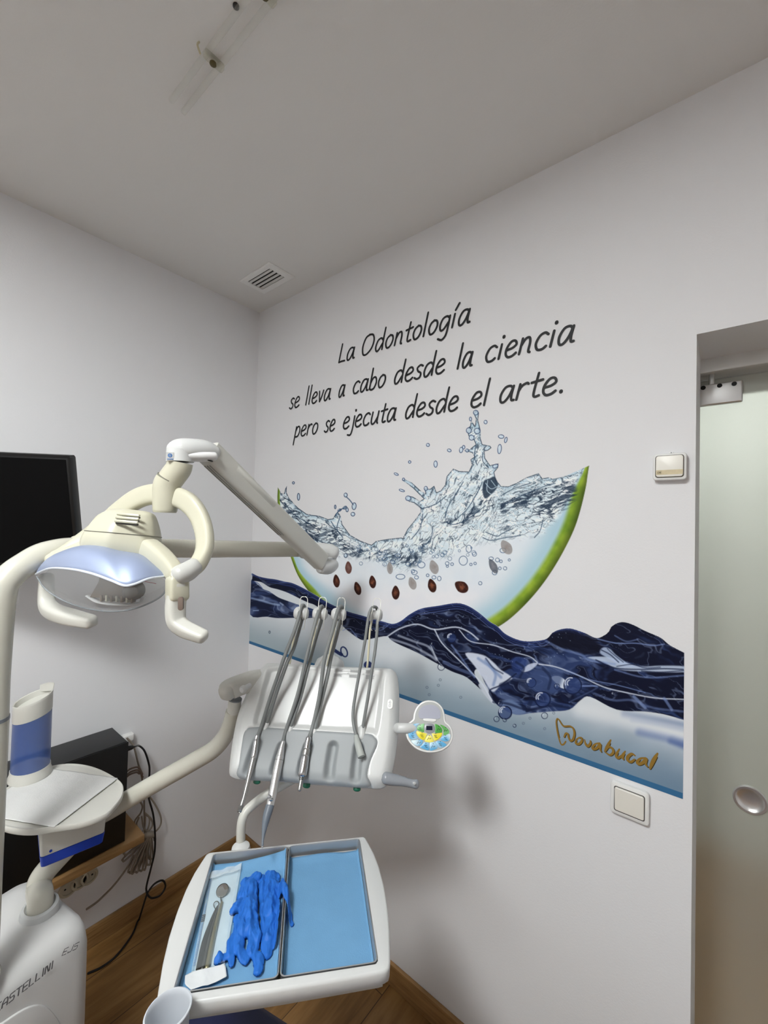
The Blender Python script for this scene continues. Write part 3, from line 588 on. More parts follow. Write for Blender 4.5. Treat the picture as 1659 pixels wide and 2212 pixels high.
one('pull_handle', lathe([(0.0325, 0.0), (0.0325, 0.004), (0.0305, 0.0062), (0.0265, 0.006), (0.024, 0.0035), (0.018, 0.0014), (0.008, 0.0008), (0.0001, 0.0006)], p, (0, -1, 0), 40), M_alu, d1)

# lit panels in the ceiling behind the camera and one in the corridor
def lamp(name, c, hx, hy, st, label):
    t = thing(name, label, 'light', (c[0], c[1], H - 0.012))
    many('frame', [span((c[0] - hx - 0.02, c[1] - hy - 0.02, H - 0.012), (c[0] + hx + 0.02, c[1] - hy, H)), span((c[0] - hx - 0.02, c[1] + hy, H - 0.012), (c[0] + hx + 0.02, c[1] + hy + 0.02, H)),
                   span((c[0] - hx - 0.02, c[1] - hy, H - 0.012), (c[0] - hx, c[1] + hy, H)), span((c[0] + hx, c[1] - hy, H - 0.012), (c[0] + hx + 0.02, c[1] + hy, H))], M_white, t)
    one('diffuser', span((c[0] - hx, c[1] - hy, H - 0.009), (c[0] + hx, c[1] + hy, H - 0.001)), mat('lit_diffuser_%.1f' % st, (255, 255, 255), 0.5, emit=((249, 252, 251), st)), t, flat=True)
lamp('ceiling_light', (1.25, -1.7), 0.23, 0.23, PANEL_POWER, 'square lit panel in the ceiling over the chair')
lamp('ceiling_light', (1.25, -3.4), 0.3, 0.3, PANEL_POWER * 0.2, 'square lit panel in the ceiling by the rear wall')
lamp('ceiling_light', (1.7, 0.85), 0.45, 0.12, HALL_POWER, 'lit strip in the corridor ceiling behind the glass door')

# ---------------------------------------------------------------- ceiling fittings
vent = thing('air_vent', 'white square air vent with dark slots in the ceiling by the corner', 'vent', (0.27, -0.15, H))
VX0, VX1, VY0, VY1 = 0.168, 0.375, -0.212, -0.09
ix0, ix1, iy0, iy1 = VX0 + 0.026, VX1 - 0.03, VY0 + 0.022, VY1 - 0.028
vr = lambda e, z: np.array([(VX0 + e, VY0 + e, z), (VX1 - e, VY0 + e, z), (VX1 - e, VY1 - e, z), (VX0 + e, VY1 - e, z)])
vi = lambda z: np.array([(ix0, iy0, z), (ix1, iy0, z), (ix1, iy1, z), (ix0, iy1, z)])
one('frame', loft([vr(0, H), vr(0, H - 0.004), vr(0.004, H - 0.007), vi(H - 0.006), vi(H - 0.0006)], (False, False)), M_plate, vent, ang=20)
one('backing', span((ix0, iy0, H - 0.0015), (ix1, iy1, H - 0.0005)), mat('vent_dark', (30, 30, 30), 0.8, var=0.1), vent)
for k in range(4):
    yy = iy0 + (k + 0.55) * (iy1 - iy0) / 4
    ax = (X3[0], nrm((0, 0.5, -0.86)), nrm((0, 0.86, 0.5)))
    one('slat', rbox(((ix0 + ix1) / 2, yy, H - 0.0045), ((ix1 - ix0) / 2, 0.0044, 0.0006), 0, ax), M_plate, vent)
strip = thing('strip_light', 'clear plastic tube pair with a small bracket on the ceiling', 'light fitting', (0.9, -0.715, H))
M_clear = film('clear_acrylic', (222, 222, 214), 0.2, 0.15)
def wy(px, py): return on(px, py, 2, H - 0.007)
for y0 in (-0.7265, -0.696):
    x0 = 0.718 if y0 < -0.71 else 0.712
    one('tube', tube([(x0, y0, H - 0.007), (1.9, y0, H - 0.007)], 0.0065, 14, 1), M_clear, strip)
for px, py in ((455, 125), (580, -8)):
    b = wy(px, py); M_clip = mat('clip_plastic', (196, 190, 160), 0.4, var=0.1)
    br = one('bracket', span((b[0] - 0.008, -0.731, H - 0.0145), (b[0] + 0.008, -0.688, H), 0.004), film('bracket_acrylic', (206, 202, 176), 0.30, 0.2), strip)
    one('screw', lathe([(0.007, 0), (0.007, 0.003), (0.004, 0.005), (0.0001, 0.005)], (b[0], -0.711, H - 0.0135), (0, 0, -1), 12), mat('dull_brass', (92, 84, 56), 0.5, metal=0.5, var=0.2), br)
    one('clip', tube([(b[0] + 0.004, -0.744, H - 0.001), (b[0] + 0.006, -0.748, H - 0.012), (b[0] + 0.002, -0.74, H - 0.02)], 0.002, 8), M_clip, br)
p = on(510, 12, 2, H)
tag(one('ceiling_hook', lathe([(0.0001, -0.0001), (0.006, 0), (0.006, 0.003), (0.003, 0.006), (0.0001, 0.0065)], p, (0, 0, -1), 14), M_dark), 'small dark fixing point in the ceiling beside the clear tubes', 'fixing')
# ---------------------------------------------------------------- printed wall mural: colours worked out on a fine grid of the wall
WPX = (207, 210, 211)
ST = 0.00125
MX = np.arange(0.0015, 1.6625, ST); MZ = np.arange(1.868, 0.9235, -ST)
GX, GZ = np.meshgrid(MX, MZ)
def wpx(X, Z):
    d = np.stack([X - CAM[0], np.zeros_like(X) - CAM[1], Z - CAM[2]], -1)
    z = d @ CF; return 829.5 + FPX * (d @ CR) / z, 1106.0 - FPX * (d @ CU) / z
PXG, PYG = wpx(GX, GZ)
cm = Canvas(PXG, PYG); paint_melon(cm, WPX)
cs = Canvas(PXG, PYG); cs.C[:] = cm.C
for s_ in SEEDS: paint_seed(cs, s_)
lo = MZ < 1.3
cw = Canvas(PXG[lo], PYG[lo]); paint_wave(cw, WPX)
M_print = bpy.data.materials.new('mural_print'); M_print.use_nodes = True
def _pr(m):
    nt = m.node_tree; b = nt.nodes['Principled BSDF']; a = nt.nodes.new('ShaderNodeVertexColor'); a.layer_name = 'print'
    nt.links.new(a.outputs['Color'], b.inputs['Base Color']); b.inputs['Roughness'].default_value = 0.6; b.inputs['Specular IOR Level'].default_value = 0.15
_pr(M_print)
wall_alb = lin(WALLC)
def albedo(C): return np.clip(lin(np.clip(C, 0, 1) * 255) / lin(np.array(WPX)) * wall_alb, 0.002, 0.9)
mural = thing('wall_mural', 'large wall mural of a watermelon slice filled with splashing water over dark blue waves', 'mural', (0.83, 0, 0.93))
def sheet(name, rows, C, cell, yoff, parent):
    """quads of the wall grid where cell is True, vertex coloured"""
    zz = MZ[rows]; nr, nc = len(zz), len(MX); use = np.zeros((nr, nc), bool)
    q = cell[:-1, :-1]; use[:-1, :-1] |= q; use[1:, :-1] |= q; use[:-1, 1:] |= q; use[1:, 1:] |= q
    idx = -np.ones((nr, nc), int); idx[use] = np.arange(use.sum())
    V = np.stack([np.broadcast_to(MX, (nr, nc))[use], np.full(use.sum(), yoff), np.broadcast_to(zz[:, None], (nr, nc))[use]], 1) - ROOT[parent]
    i, j = np.where(q); F = np.stack([idx[i, j], idx[i + 1, j], idx[i + 1, j + 1], idx[i, j + 1]], 1)
    me = bpy.data.meshes.new(name); me.vertices.add(len(V)); me.vertices.foreach_set('co', V.ravel())
    me.loops.add(F.size); me.loops.foreach_set('vertex_index', F.ravel().astype(np.int32))
    me.polygons.add(len(F)); me.polygons.foreach_set('loop_start', (np.arange(len(F)) * 4).astype(np.int32)); me.polygons.foreach_set('loop_total', np.full(len(F), 4, np.int32))
    me.update(calc_edges=True); me.validate()
    at_ = me.color_attributes.new('print', 'FLOAT_COLOR', 'POINT'); A = np.ones((len(V), 4)); A[:, :3] = albedo(C)[use]; at_.data.foreach_set('color', A.ravel())
    me.materials.append(M_print); o = bpy.data.objects.new(name, me); COL.objects.link(o); o.parent = parent; ROOT[o] = ROOT[parent]; return o
al = np.ones(len(MZ), bool)
up = cm.A > 0.02
# what the waves cover belongs to the waves
wv = np.zeros_like(up); wv[lo] = cw.A > 0.5
def grow(m, k=1):
    for _ in range(k):
        n = m.copy(); n[1:] |= m[:-1]; n[:-1] |= m[1:]; n[:, 1:] |= m[:, :-1]; n[:, :-1] |= m[:, 1:]; m = n
    return m
# melon body and water are told apart by the water line
body = np.zeros_like(up); 
_ly = np.interp(PXG, [560, 604, 650, 700, 760, 830, 900, 960, 1000, 1040, 1100, 1160, 1200, 1235, 1250, 1262, 1290], [1100, 1110, 1150, 1185, 1204, 1218, 1212, 1206, 1190, 1175, 1164, 1152, 1128, 1095, 1055, 1022, 1000])
body = grow(up) & (PYG > _ly) & ~wv
top_ = grow(up) & ~(PYG > _ly) & ~wv
sheet('watermelon_slice', al, cm.C, body, -0.0004, mural)
sheet('water_splash', al, cm.C, top_, -0.0004, mural)
for s_ in SEEDS:
    e = cs.ell(s_[0], s_[1], s_[2] * 1.1, s_[3] * 1.1, s_[4]); bx = cs.box(e, 2); msk = np.zeros_like(up); msk[bx] = cs.inside(PXG[bx], PYG[bx], e)
    sheet('seed', al, cs.C, msk, -0.0007, mural)
zz_ = np.broadcast_to(MZ[lo][:, None], cw.A.shape); xx_ = np.broadcast_to(MX, cw.A.shape)
band = (cw.A > 0.02) & (zz_ > 0.9475) & (xx_ < 1.6575)
sheet('wave_band', lo, cw.C, band, -0.0005, mural)
sheet('border_stripe', lo, np.broadcast_to(np.array([50, 98, 136]) / 255.0, cw.C.shape), (zz_ <= 0.9475) & (zz_ > 0.9355) & (xx_ < 1.657), -0.0005, mural)
# gold brush lettering
M_gold = mat('gold_print', (142, 110, 42), 0.5, var=0.06, vscale=60); M_gsh = mat('dark_gold_print', (62, 52, 26), 0.55, var=0.05)
w2 = lambda P: np.array([on(x, y, 1, 0.0)[[0, 2]] for x, y in P])
lg = MB(); ls = MB()
for k, (P, wd) in enumerate(LOGO):
    Q = w2(K6(*P)); wid = wd * 0.157 * 0.00128 * (0.86 if k else 0.72); tp = (0.55, 1.0, 1.15, 1.0, 0.6) if k else (0.8, 0.9, 1.0, 0.7, 0.8, 1.0, 1.05, 1.2, 1.0, 1.1, 0.9)
    lg.add(ribbon(Q, wid, (0, 0, 0), X3[0], X3[2], (0, -1, 0), 0.0012, 6, tp)); ls.add(ribbon(Q + np.array([0.0012, -0.0011]), wid * 1.08, (0, 0, 0), X3[0], X3[2], (0, -1, 0), 0.0004, 6, tp))
ls.build('logo_shadow_print', M_gsh, mural, flat=True); lg.build('logo_lettering', M_gold, mural, flat=True)

# ---------------------------------------------------------------- handwritten quotation
GL = {'a': (.86, [[(.62, .80), (.48, .98), (.22, .93), (.05, .5), (.10, .08), (.28, .0), (.50, .35), (.64, .92)], [(.64, .95), (.61, .4), (.66, .06), (.78, .04)]]),
      'b': (.80, [[(.10, 1.72), (.07, .06)], [(.07, .5), (.26, .92), (.50, .92), (.62, .52), (.48, .08), (.24, -.02), (.07, .1)]]),
      'c': (.74, [[(.60, .84), (.42, .98), (.18, .85), (.05, .42), (.18, .04), (.42, .0), (.60, .14)]]),
      'd': (.86, [[(.60, .78), (.42, .97), (.16, .85), (.04, .4), (.14, .02), (.34, .05), (.60, .5)], [(.66, 1.72), (.63, .9), (.64, .03)]]),
      'e': (.76, [[(.08, .47), (.38, .54), (.56, .72), (.46, .96), (.24, .95), (.06, .6), (.06, .22), (.22, .0), (.44, .02), (.62, .17)]]),
      'g': (.84, [[(.62, .82), (.44, .97), (.18, .88), (.05, .45), (.15, .06), (.36, .1), (.60, .5)], [(.64, .95), (.62, .1), (.56, -.42), (.34, -.66), (.06, -.52)]]),
      'i': (.40, [[(.12, .95), (.09, .03)], [(.15, 1.40), (.155, 1.43)]]), 'í': (.44, [[(.12, .95), (.09, .03)], [(.12, 1.22), (.30, 1.62)]]),
      'j': (.46, [[(.30, .95), (.28, -.1), (.16, -.60), (-.12, -.58)], [(.34, 1.40), (.345, 1.43)]]), 'l': (.38, [[(.12, 1.74), (.08, .03)]]),
      'n': (.82, [[(.10, .97), (.06, .02)], [(.07, .5), (.26, .9), (.46, .93), (.54, .62), (.53, .1), (.62, .0)]]),
      'o': (.78, [[(.34, .98), (.12, .80), (.04, .4), (.20, .01), (.46, .1), (.61, .5), (.54, .86), (.32, .98)]]),
      'p': (.80, [[(.10, .97), (.03, -.72)], [(.07, .5), (.26, .92), (.50, .92), (.61, .5), (.46, .08), (.22, .0), (.06, .1)]]),
      'r': (.64, [[(.10, .97), (.06, .02)], [(.07, .5), (.20, .83), (.42, .97), (.52, .9)]]),
      's': (.66, [[(.52, .88), (.32, .98), (.12, .80), (.22, .55), (.44, .36), (.42, .08), (.22, -.02), (.02, .1)]]),
      't': (.62, [[(.28, 1.45), (.22, .3), (.30, .02), (.50, .06)], [(.02, .92), (.54, 1.0)]]), 'u': (.86, [[(.09, .97), (.06, .3), (.18, .01), (.38, .08), (.60, .5)], [(.63, .97), (.60, .2), (.68, .02)]]),
      'v': (.70, [[(.05, .97), (.24, .02)], [(.24, .02), (.42, .45), (.54, .97)]]), 'L': (.80, [[(.14, 1.60), (.07, .04)], [(.07, .04), (.35, .07), (.64, .05)]]),
      'O': (1.25, [[(.55, 1.60), (.22, 1.42), (.05, .75), (.18, .10), (.50, .0), (.90, .4), (1.02, 1.0), (.86, 1.48), (.52, 1.60)]]), '.': (.3, [[(.12, .05), (.125, .08)]])}
def word(b, txt, x0, x1, z, xh, pen):
    adv = sum(GL[c][0] for c in txt[:-1]) + max(p[0] for s in GL[txt[-1]][1] for p in s); k = (x1 - x0) / adv; x = 0
    for c in txt:
        for s in GL[c][1]:
            Q = np.array([(x0 + (x + p[0]) * k + (p[1] * 0.2 - 0.02) * xh, z + p[1] * xh) for p in s])
            b.add(ribbon(Q, pen * (1.35 if len(s) == 2 and abs(s[0][1] - s[1][1]) < 0.05 and c in 'ij.' else 1), (0, 0, 0), X3[0], X3[2], (0, -1, 0), 0.0009, 6))
        x += GL[c][0]
K7 = lambda x, y: on(600 + x * 0.4099, 640 + y * 0.4099, 1, 0.0)[0]
QL = [(2.1375, 0.058, [('La', 320, 352, 404, 330), ('Odontología', 440, 300, 1012, 140)]),
      (2.0015, 0.0585, [('se', 62, 590, 112, 572), ('lleva', 146, 570, 278, 535), ('a', 320, 525, 352, 515), ('cabo', 394, 505, 562, 465), ('desde', 612, 450, 876, 390), ('la', 944, 385, 1024, 360), ('ciencia', 1090, 345, 1560, 240)]),
      (1.8735, 0.0585, [('pero', 88, 745, 207, 715), ('se', 246, 715, 298, 700), ('ejecuta', 343, 690, 622, 650), ('desde', 670, 640, 945, 600), ('el', 1014, 590, 1092, 575), ('arte.', 1165, 565, 1494, 510)])]
qt = thing('wall_lettering', 'black handwritten quotation in three lines on the wall above the mural', 'lettering', (0.8, 0, 1.85))
for z, xh, ws in QL:
    for t, xa, ya, xb, yb in ws:
        b = MB(); word(b, t, K7(xa, ya), K7(xb, yb), z, xh * 0.755, 0.0073); b.build('word', M_ink, qt, flat=True)
# ---------------------------------------------------------------- fittings on the walls
U_, V_, N_ = X3[0], X3[2], np.array([0, -1.0, 0])
def rrect(w, h, r, k=5): return rsec(w, h, r, k)
# call unit near the door
cx, cz = 1.6285, 1.6610
bell = thing('wall_call_unit', 'white square call unit with a beige name strip high beside the glass door', 'call unit', (cx, 0, cz))
one('case', prism(rrect(0.0315, 0.030, 0.007), (cx, 0, cz), U_, V_, N_, 0, 0.019, 0.004), M_plate, bell)
one('gap_shade', prism(rrect(0.0268, 0.0252, 0.006), (cx, 0, cz + 0.0005), U_, V_, N_, 0.0185, 0.0195), mat('shadow_gap', (96, 92, 84), 0.7, var=0.05), bell)  # dark sheet, paints the shade in the gap around the push plate
rk = one('push_plate', prism(rrect(0.0252, 0.0236, 0.0055), (cx, 0, cz + 0.0008), U_, V_, N_, 0.019, 0.0225, 0.0012), mat('warm_white_plastic', (232, 229, 220), 0.35, var=0.012), bell)
nst = one('name_strip', prism(rrect(0.0248, 0.0052, 0.0012), (cx, 0, cz - 0.0128), U_, V_, N_, 0.0224, 0.0229), mat('beige_strip', (206, 192, 158), 0.5, var=0.08, vscale=90), rk)
b = MB()
for Q in ([(0, 0), (0, 1), (.7, .9), (.85, .5), (.7, .1), (0, 0)], [(1.9, 1), (1.2, 1), (1.2, 0), (1.9, 0)], [(1.2, .52), (1.75, .52)]):
    b.add(ribbon(np.array(Q) * 0.0035 + np.array([-0.0215, -0.0148]), 0.0008, (cx, 0, cz), U_, V_, N_, 0.0231, 0))
b.build('strip_lettering', mat('faded_brown_ink', (98, 84, 58), 0.6, var=0.05), rk, flat=True)
one('screw_tab', prism(rrect(0.004, 0.0035, 0.0015), (cx + 0.002, 0, cz + 0.0315), U_, V_, N_, 0, 0.005, 0.001), M_plate, bell)
one('screw', lathe([(0.0014, 0.005), (0.0014, 0.0056), (0.0001, 0.0056)], (cx + 0.002, 0, cz + 0.0325), N_, 10), M_midg, bell)
# light switch under the mural
sx, sz = 1.5575, 0.8867
sw = thing('light_switch', 'white square light switch with a wide rocker on the wall below the mural', 'light switch', (sx, 0, sz))
one('frame_plate', prism(rrect(0.0395, 0.0375, 0.008), (sx, 0, sz), U_, V_, N_, 0, 0.011, 0.004), M_plate, sw)
one('gap_ring', prism(rrect(0.0312, 0.0285, 0.0045), (sx, 0, sz), U_, V_, N_, 0.0105, 0.0114), mat('shadow_gap_dark', (72, 70, 68), 0.6, var=0.05), sw)
one('rocker', loft([np.array([sx, 0, sz]) + Q[:, :1] * U_ + Q[:, 1:] * V_ + (h + 0.0022 * (Q[:, 1:] / 0.027) * s) * N_ for Q, h, s in ((rrect(0.0295, 0.0268, 0.004), 0.010, 0), (rrect(0.0295, 0.0268, 0.004), 0.0135, 1), (rrect(0.0285, 0.0258, 0.0035), 0.0145, 1))]), mat('warm_white_plastic', (232, 229, 220), 0.35, var=0.012), sw)
# sockets under the shelf on the left wall
M_sock = mat('aged_socket', (190, 184, 166), 0.45, var=0.05)
UL, VL, NL = np.array([0, 1.0, 0]), X3[2], np.array([1.0, 0, 0])
for k, (px, py, lab) in enumerate(((147, 1918, 'round wall socket under the wooden shelf, nearest the white water unit'), (172, 1902, 'round wall socket under the wooden shelf, middle of the row of three'), (192, 1892, 'round wall socket under the wooden shelf, end of the row nearest the cable bundle'))):
    p = on(px, py, 0, 0.0); s = thing('wall_socket', lab, 'socket', p, 'wall sockets under the shelf')
    one('face_plate', lathe([(0.027, 0), (0.027, 0.006), (0.0245, 0.009), (0.0195, 0.0085), (0.019, 0.003), (0.0001, 0.003)], p, NL, 28), M_sock, s)
    for dy in (-0.009, 0.009): one('contact_hole', lathe([(0.003, 0.003), (0.003, 0.0035), (0.0001, 0.0035)], p + np.array([0, dy, 0.001]), NL, 12), M_hole, s)
# shelf with the computer tower
sh = thing('wall_shelf', 'narrow oak shelf on the left wall carrying the black computer tower', 'shelf', (0.08, -0.85, 0.386))
one('board', span((0.0, -1.25, 0.386), (0.166, -0.50, 0.412), 0.002, 2), M_oak, sh)
many('bracket', [span((0.0, -0.68, 0.33), (0.006, -0.66, 0.386), 0.001), span((0.0, -0.68, 0.38), (0.11, -0.66, 0.386), 0.001)], M_steel, sh)
many('bracket', [span((0.0, -1.16, 0.33), (0.006, -1.14, 0.386), 0.001), span((0.0, -1.16, 0.38), (0.11, -1.14, 0.386), 0.001)], M_steel, sh)
pc = thing('computer_tower', 'black computer tower standing sideways on the oak shelf against the left wall', 'computer', (0.08, -0.78, 0.412))
M_case = mat('tower_black', (26, 26, 28), 0.42, bump=0.06, bscale=900); M_back = mat('rear_sheet', (44, 44, 46), 0.5, var=0.05)
one('side_panel', span((0.147, -1.04, 0.416), (0.153, -0.558, 0.748), 0.001), mat('tower_side', (9, 9, 10), 0.4, var=0.1), pc)
one('case', span((0.006, -1.038, 0.414), (0.148, -0.56, 0.75), 0.002), M_case, pc)
bp_ = one('rear_panel', span((0.012, -0.562, 0.42), (0.144, -0.557, 0.744), 0.001), M_back, pc)
one('port_cover', span((0.03, -0.558, 0.58), (0.06, -0.554, 0.72)), M_dark, pc); one('power_socket', span((0.1, -0.558, 0.69), (0.13, -0.552, 0.715), 0.001), M_black, pc)
for q in ((0.02, -0.6), (0.13, -0.6), (0.02, -1.0), (0.13, -1.0)): one('foot', lathe([(0.008, 0), (0.009, 0.004)], (q[0], q[1], 0.412), (0, 0, 1), 12), M_black, pc)
# small white outlet box behind the tower and its cables
p = on(281, 1584, 0, 0.0)
ob = tag(one('outlet_box', span((0, p[1] - 0.03, p[2] - 0.02), (0.024, p[1] + 0.006, p[2] + 0.006), 0.004), M_plate), 'small white outlet box on the left wall behind the black computer tower', 'outlet box')
def wall_pts(L, x): return [on(a, b, 0, x) for a, b in L]
Q4 = lambda *p: cr(p, 0, 1450, 0.25316)
M_cgrey = mat('grey_brown_cable', (134, 124, 112), 0.55, var=0.05); M_cblk = mat('black_cable', (16, 15, 18), 0.45, var=0.08); M_cbrn = mat('brown_cable', (112, 94, 82), 0.55, var=0.05)
P = wall_pts(Q4((1085, 572), (1140, 640), (1180, 790), (1210, 900), (1228, 1060), (1232, 1220), (1236, 1420)), 0.03)
tag(one('network_cable', tube(P, 0.0032, 8), M_cgrey), 'thin grey cable hanging from the white outlet box down to the cable bundle', 'cable')
P = wall_pts(Q4((1078, 860), (1110, 835), (1165, 818), (1190, 830), (1215, 880)), 0.06)
cb = MB(); cb.add(tube(P, 0.0032, 8)); cb.add(tube([q + np.array([0.004, 0, -0.009]) for q in P], 0.0032, 8)); cb.add(tube([q + np.array([0.002, 0, -0.018]) for q in P[:4]], 0.0032, 8))
tag(cb.build('flat_cable', M_cbrn), 'short brown cables bending out of the back of the black computer tower', 'cable')
# hanging coil
b = MB()
for L in (((1190, 1105), (1215, 1150), (1200, 1210), (1150, 1280), (1160, 1350), (1205, 1375), (1235, 1330), (1240, 1240)), ((1240, 1220), (1290, 1260), (1300, 1320), (1260, 1365), (1225, 1330), (1210, 1240)), ((1270, 1060), (1320, 1130), (1365, 1220), (1375, 1290), (1350, 1345), (1310, 1380)), ((1185, 1250), (1165, 1310), (1195, 1360)), ((1235, 1210), (1275, 1250), (1270, 1320), (1240, 1400))):
    b.add(tube(wall_pts(Q4(*L), 0.035), 0.003, 8))
tag(b.build('cable_coil', M_cgrey), 'loose coil of grey cable hanging on the left wall just above the tied bundle', 'cable')
b = MB(); top = (1272, 1400)
ends = [(1050, 1615), (1062, 1560), (1105, 1715), (1125, 1722), (1160, 1712), (1195, 1700), (1228, 1692), (1268, 1650), (1290, 1600)]
for k, e in enumerate(ends):
    w = 13 + 3 * (k % 3); dx, dy = e[0] - top[0], e[1] - top[1]; L = math.hypot(dx, dy); nx, ny = -dy / L, dx / L
    pts = [(top[0] + (k - 4) * 4, top[1]), (top[0] + dx * 0.5 + nx * w, top[1] + dy * 0.5 + ny * w), (e[0] + nx * w * 0.9 - dx * 0.04, e[1] + ny * w * 0.9 - dy * 0.04), (e[0], e[1]), (e[0] - nx * w * 0.9 - dx * 0.04, e[1] - ny * w * 0.9 - dy * 0.04), (top[0] + dx * 0.5 - nx * w, top[1] + dy * 0.5 - ny * w), (top[0] + (k - 4) * 4 + 3, top[1] + 6)]
    b.add(tube(wall_pts(Q4(*pts), 0.024 + 0.006 * (k % 4)), 0.0032, 8))
b.add(tube(wall_pts(Q4((1250, 1395), (1300, 1395)), 0.035), 0.012, 10, 1)); b.add(tube(wall_pts(Q4((1285, 1372), (1315, 1390), (1322, 1440)), 0.03), 0.005, 8))
bun = tag(b.build('cable_bundle', M_cgrey), 'grey cable tied into a splayed bundle hanging on the left wall beside the shelf end', 'cable bundle')
P = wall_pts(Q4((1140, 1570), (1100, 1650), (1040, 1740), (960, 1840), (880, 1920), (820, 1975), (740, 2030)), 0.03)
tag(one('power_lead', tube(P, 0.0034, 8), M_cgrey), 'single grey lead running from the bundle down towards the white water unit', 'cable')
# black lead: plug in the tower, down the wall, a loop, then along the floor
P = [on(276, 1617, 1, -0.552), on(291, 1613, 1, -0.53)] + wall_pts([(300, 1611), (312, 1622), (321, 1648), (323, 1668), (320, 1715), (331, 1760), (335, 1804), (334, 1840), (327, 1872), (318, 1907), (316, 1922)], 0.045)
P += [on(a, b_, 0, 0.06) for a, b_ in ((320, 1934), (329, 1940), (346, 1934), (357, 1917), (355, 1905), (347.6, 1902), (334, 1909), (323, 1922))]
P += [on(316, 1936, 0, 0.075)] + [on(a, b_, 2, 0.0045) for a, b_ in ((300, 1987), (285.6, 2019), (253, 2063), (220, 2089), (190, 2103))]
P = np.array(P); P[:, 2] = np.maximum(P[:, 2], 0.0045)
bl = thing('black_power_cable', 'black cable from the computer tower looping once above the baseboard onto the wood floor', 'cable', (0.1, -0.6, 0.0))
Pc = cr3(P, 8); Pc[:, 2] = np.maximum(Pc[:, 2], 0.005); Pc[:, 0] = np.maximum(Pc[:, 0], np.where(Pc[:, 2] < 0.08, 0.02, 0.01))
one('lead', tube(Pc, 0.0034, 8, 1), M_cblk, bl); one('plug', tube([P[0], (P[0] * 0.4 + P[1] * 0.6)], [0.0085, 0.007], 10, 1), M_black, bl)
# monitor
tr = at(150, 985, 1.06); ph, ti = math.radians(42), math.radians(13)
nh = np.array([math.cos(ph), -math.sin(ph), 0]); ew = np.array([nh[1], -nh[0], 0]); dn = -X3[2] * math.cos(ti) - nh * math.sin(ti); mn = np.cross(dn, ew); mn = mn if mn @ nh > 0 else -mn
MW, MHt = 0.50, 0.295; mc = tr + ew * MW / 2 + dn * MHt / 2
mo = thing('monitor', 'black flat monitor at the left edge, behind the dental lamp', 'monitor', mc + dn * MHt / 2)
one('housing', prism(rrect(MW / 2, MHt / 2, 0.006), mc, ew, -dn, mn, -0.03, 0.0, 0.004), M_black, mo)
one('screen', prism(rrect(MW / 2 - 0.009, MHt / 2 - 0.010, 0.001), mc, ew, -dn, mn, -0.001, 0.0006), mat('screen_off', (7, 7, 8), 0.55, spec=0.1, var=0.05), mo)
one('bezel_edge', prism(rrect(MW / 2 + 0.001, 0.003, 0.0015), mc - dn * (MHt / 2 - 0.002), ew, -dn, mn, -0.02, 0.0012), M_black, mo)
bk = mc - mn * 0.03
wallp = np.array([0.0, bk[1] - 0.02, bk[2]])
one('wall_arm', tube([bk, bk - mn * 0.04, (bk - mn * 0.05) * 0.5 + wallp * 0.5, wallp], 0.014, 12), M_dark, mo); one('arm_plate', span(wallp - [0, 0.05, 0.05], wallp + [0.012, 0.05, 0.05], 0.003), M_dark, mo)
# ---------------------------------------------------------------- operating lamp on its swivelling pole
def pts(L): return np.array([at(x, y, d) for x, y, d in L])
pole0 = at(-10, 1370, 0.80)
lp = thing('dental_lamp', 'cream dental operating lamp on a white tubular pole with a sprung arm', 'dental lamp', (pole0[0], pole0[1], 0.636))
armz = at(640, 1187, 1.30)[2]
bend = [(pole0[0], pole0[1], 0.638), (pole0[0], pole0[1], 0.9), (pole0[0], pole0[1], armz - 0.30), (pole0[0], pole0[1], armz - 0.20)]
b2 = pts([(0, 1290, 0.803), (18, 1250, 0.815), (54, 1220, 0.84), (108, 1193, 0.882)]); a1 = at(640, 1187, 1.30); a0 = at(200, 1184, 0.95)

one('pole', tube(bend[:3], 0.0262, 22, 1, ends=(False, False)), M_cream, lp)
one('bent_arm', tube(np.vstack([[bend[2]], [bend[3]], b2, [a0], [a0 * 0.5 + a1 * 0.5], [a1], [a1 * 1.03 - a0 * 0.03]]), [0.0256, 0.0256, 0.0254, 0.0252, 0.025, 0.0248, 0.0244, 0.0236, 0.0228, 0.0228], 22, 8), M_cream, lp)
one('pole_flange', lathe([(0.0295, -0.001), (0.0295, 0.010), (0.0265, 0.016)], (pole0[0], pole0[1], 0.636), (0, 0, 1), 30), M_cream, lp)
sf = one('pole_ring', tube([(pole0[0], pole0[1], armz - 0.305), (pole0[0], pole0[1], armz - 0.298)], 0.0268, 22, 1, ends=(False, False)), M_midg, lp)
one('elbow_ring', tube(pts([(162, 1183.5, 0.918), (170, 1183.5, 0.926)]), 0.027, 22, 1, ends=(False, False)), M_cream, lp)
# joint where the tube meets the spring arm
j1 = at(690, 1191, 1.30)
J = lambda L: pts(L)
one('joint_cover', tube(J([(655, 1190, 1.29), (680, 1188, 1.31), (706, 1190, 1.32), (722, 1194, 1.32)]), [[0.022, 0.024], [0.026, 0.024], [0.026, 0.023], [0.020, 0.021]], 22, 5, up=CU), M_white, lp)
one('joint_pivot', tube(J([(712, 1186, 1.325), (712, 1210, 1.325)]), 0.0215, 24, 1), M_white, lp)
one('joint_socket', tube(J([(694, 1224, 1.27), (708, 1224, 1.30), (717, 1220, 1.325)]), [[0.019, 0.022], [0.024, 0.024], [0.022, 0.021]], 22, 5, up=CU), M_white, lp)
one('joint_seam', tube(J([(712, 1205, 1.325), (712, 1206.5, 1.325)]), 0.0218, 24, 1, ends=(False, False)), M_midg, lp)
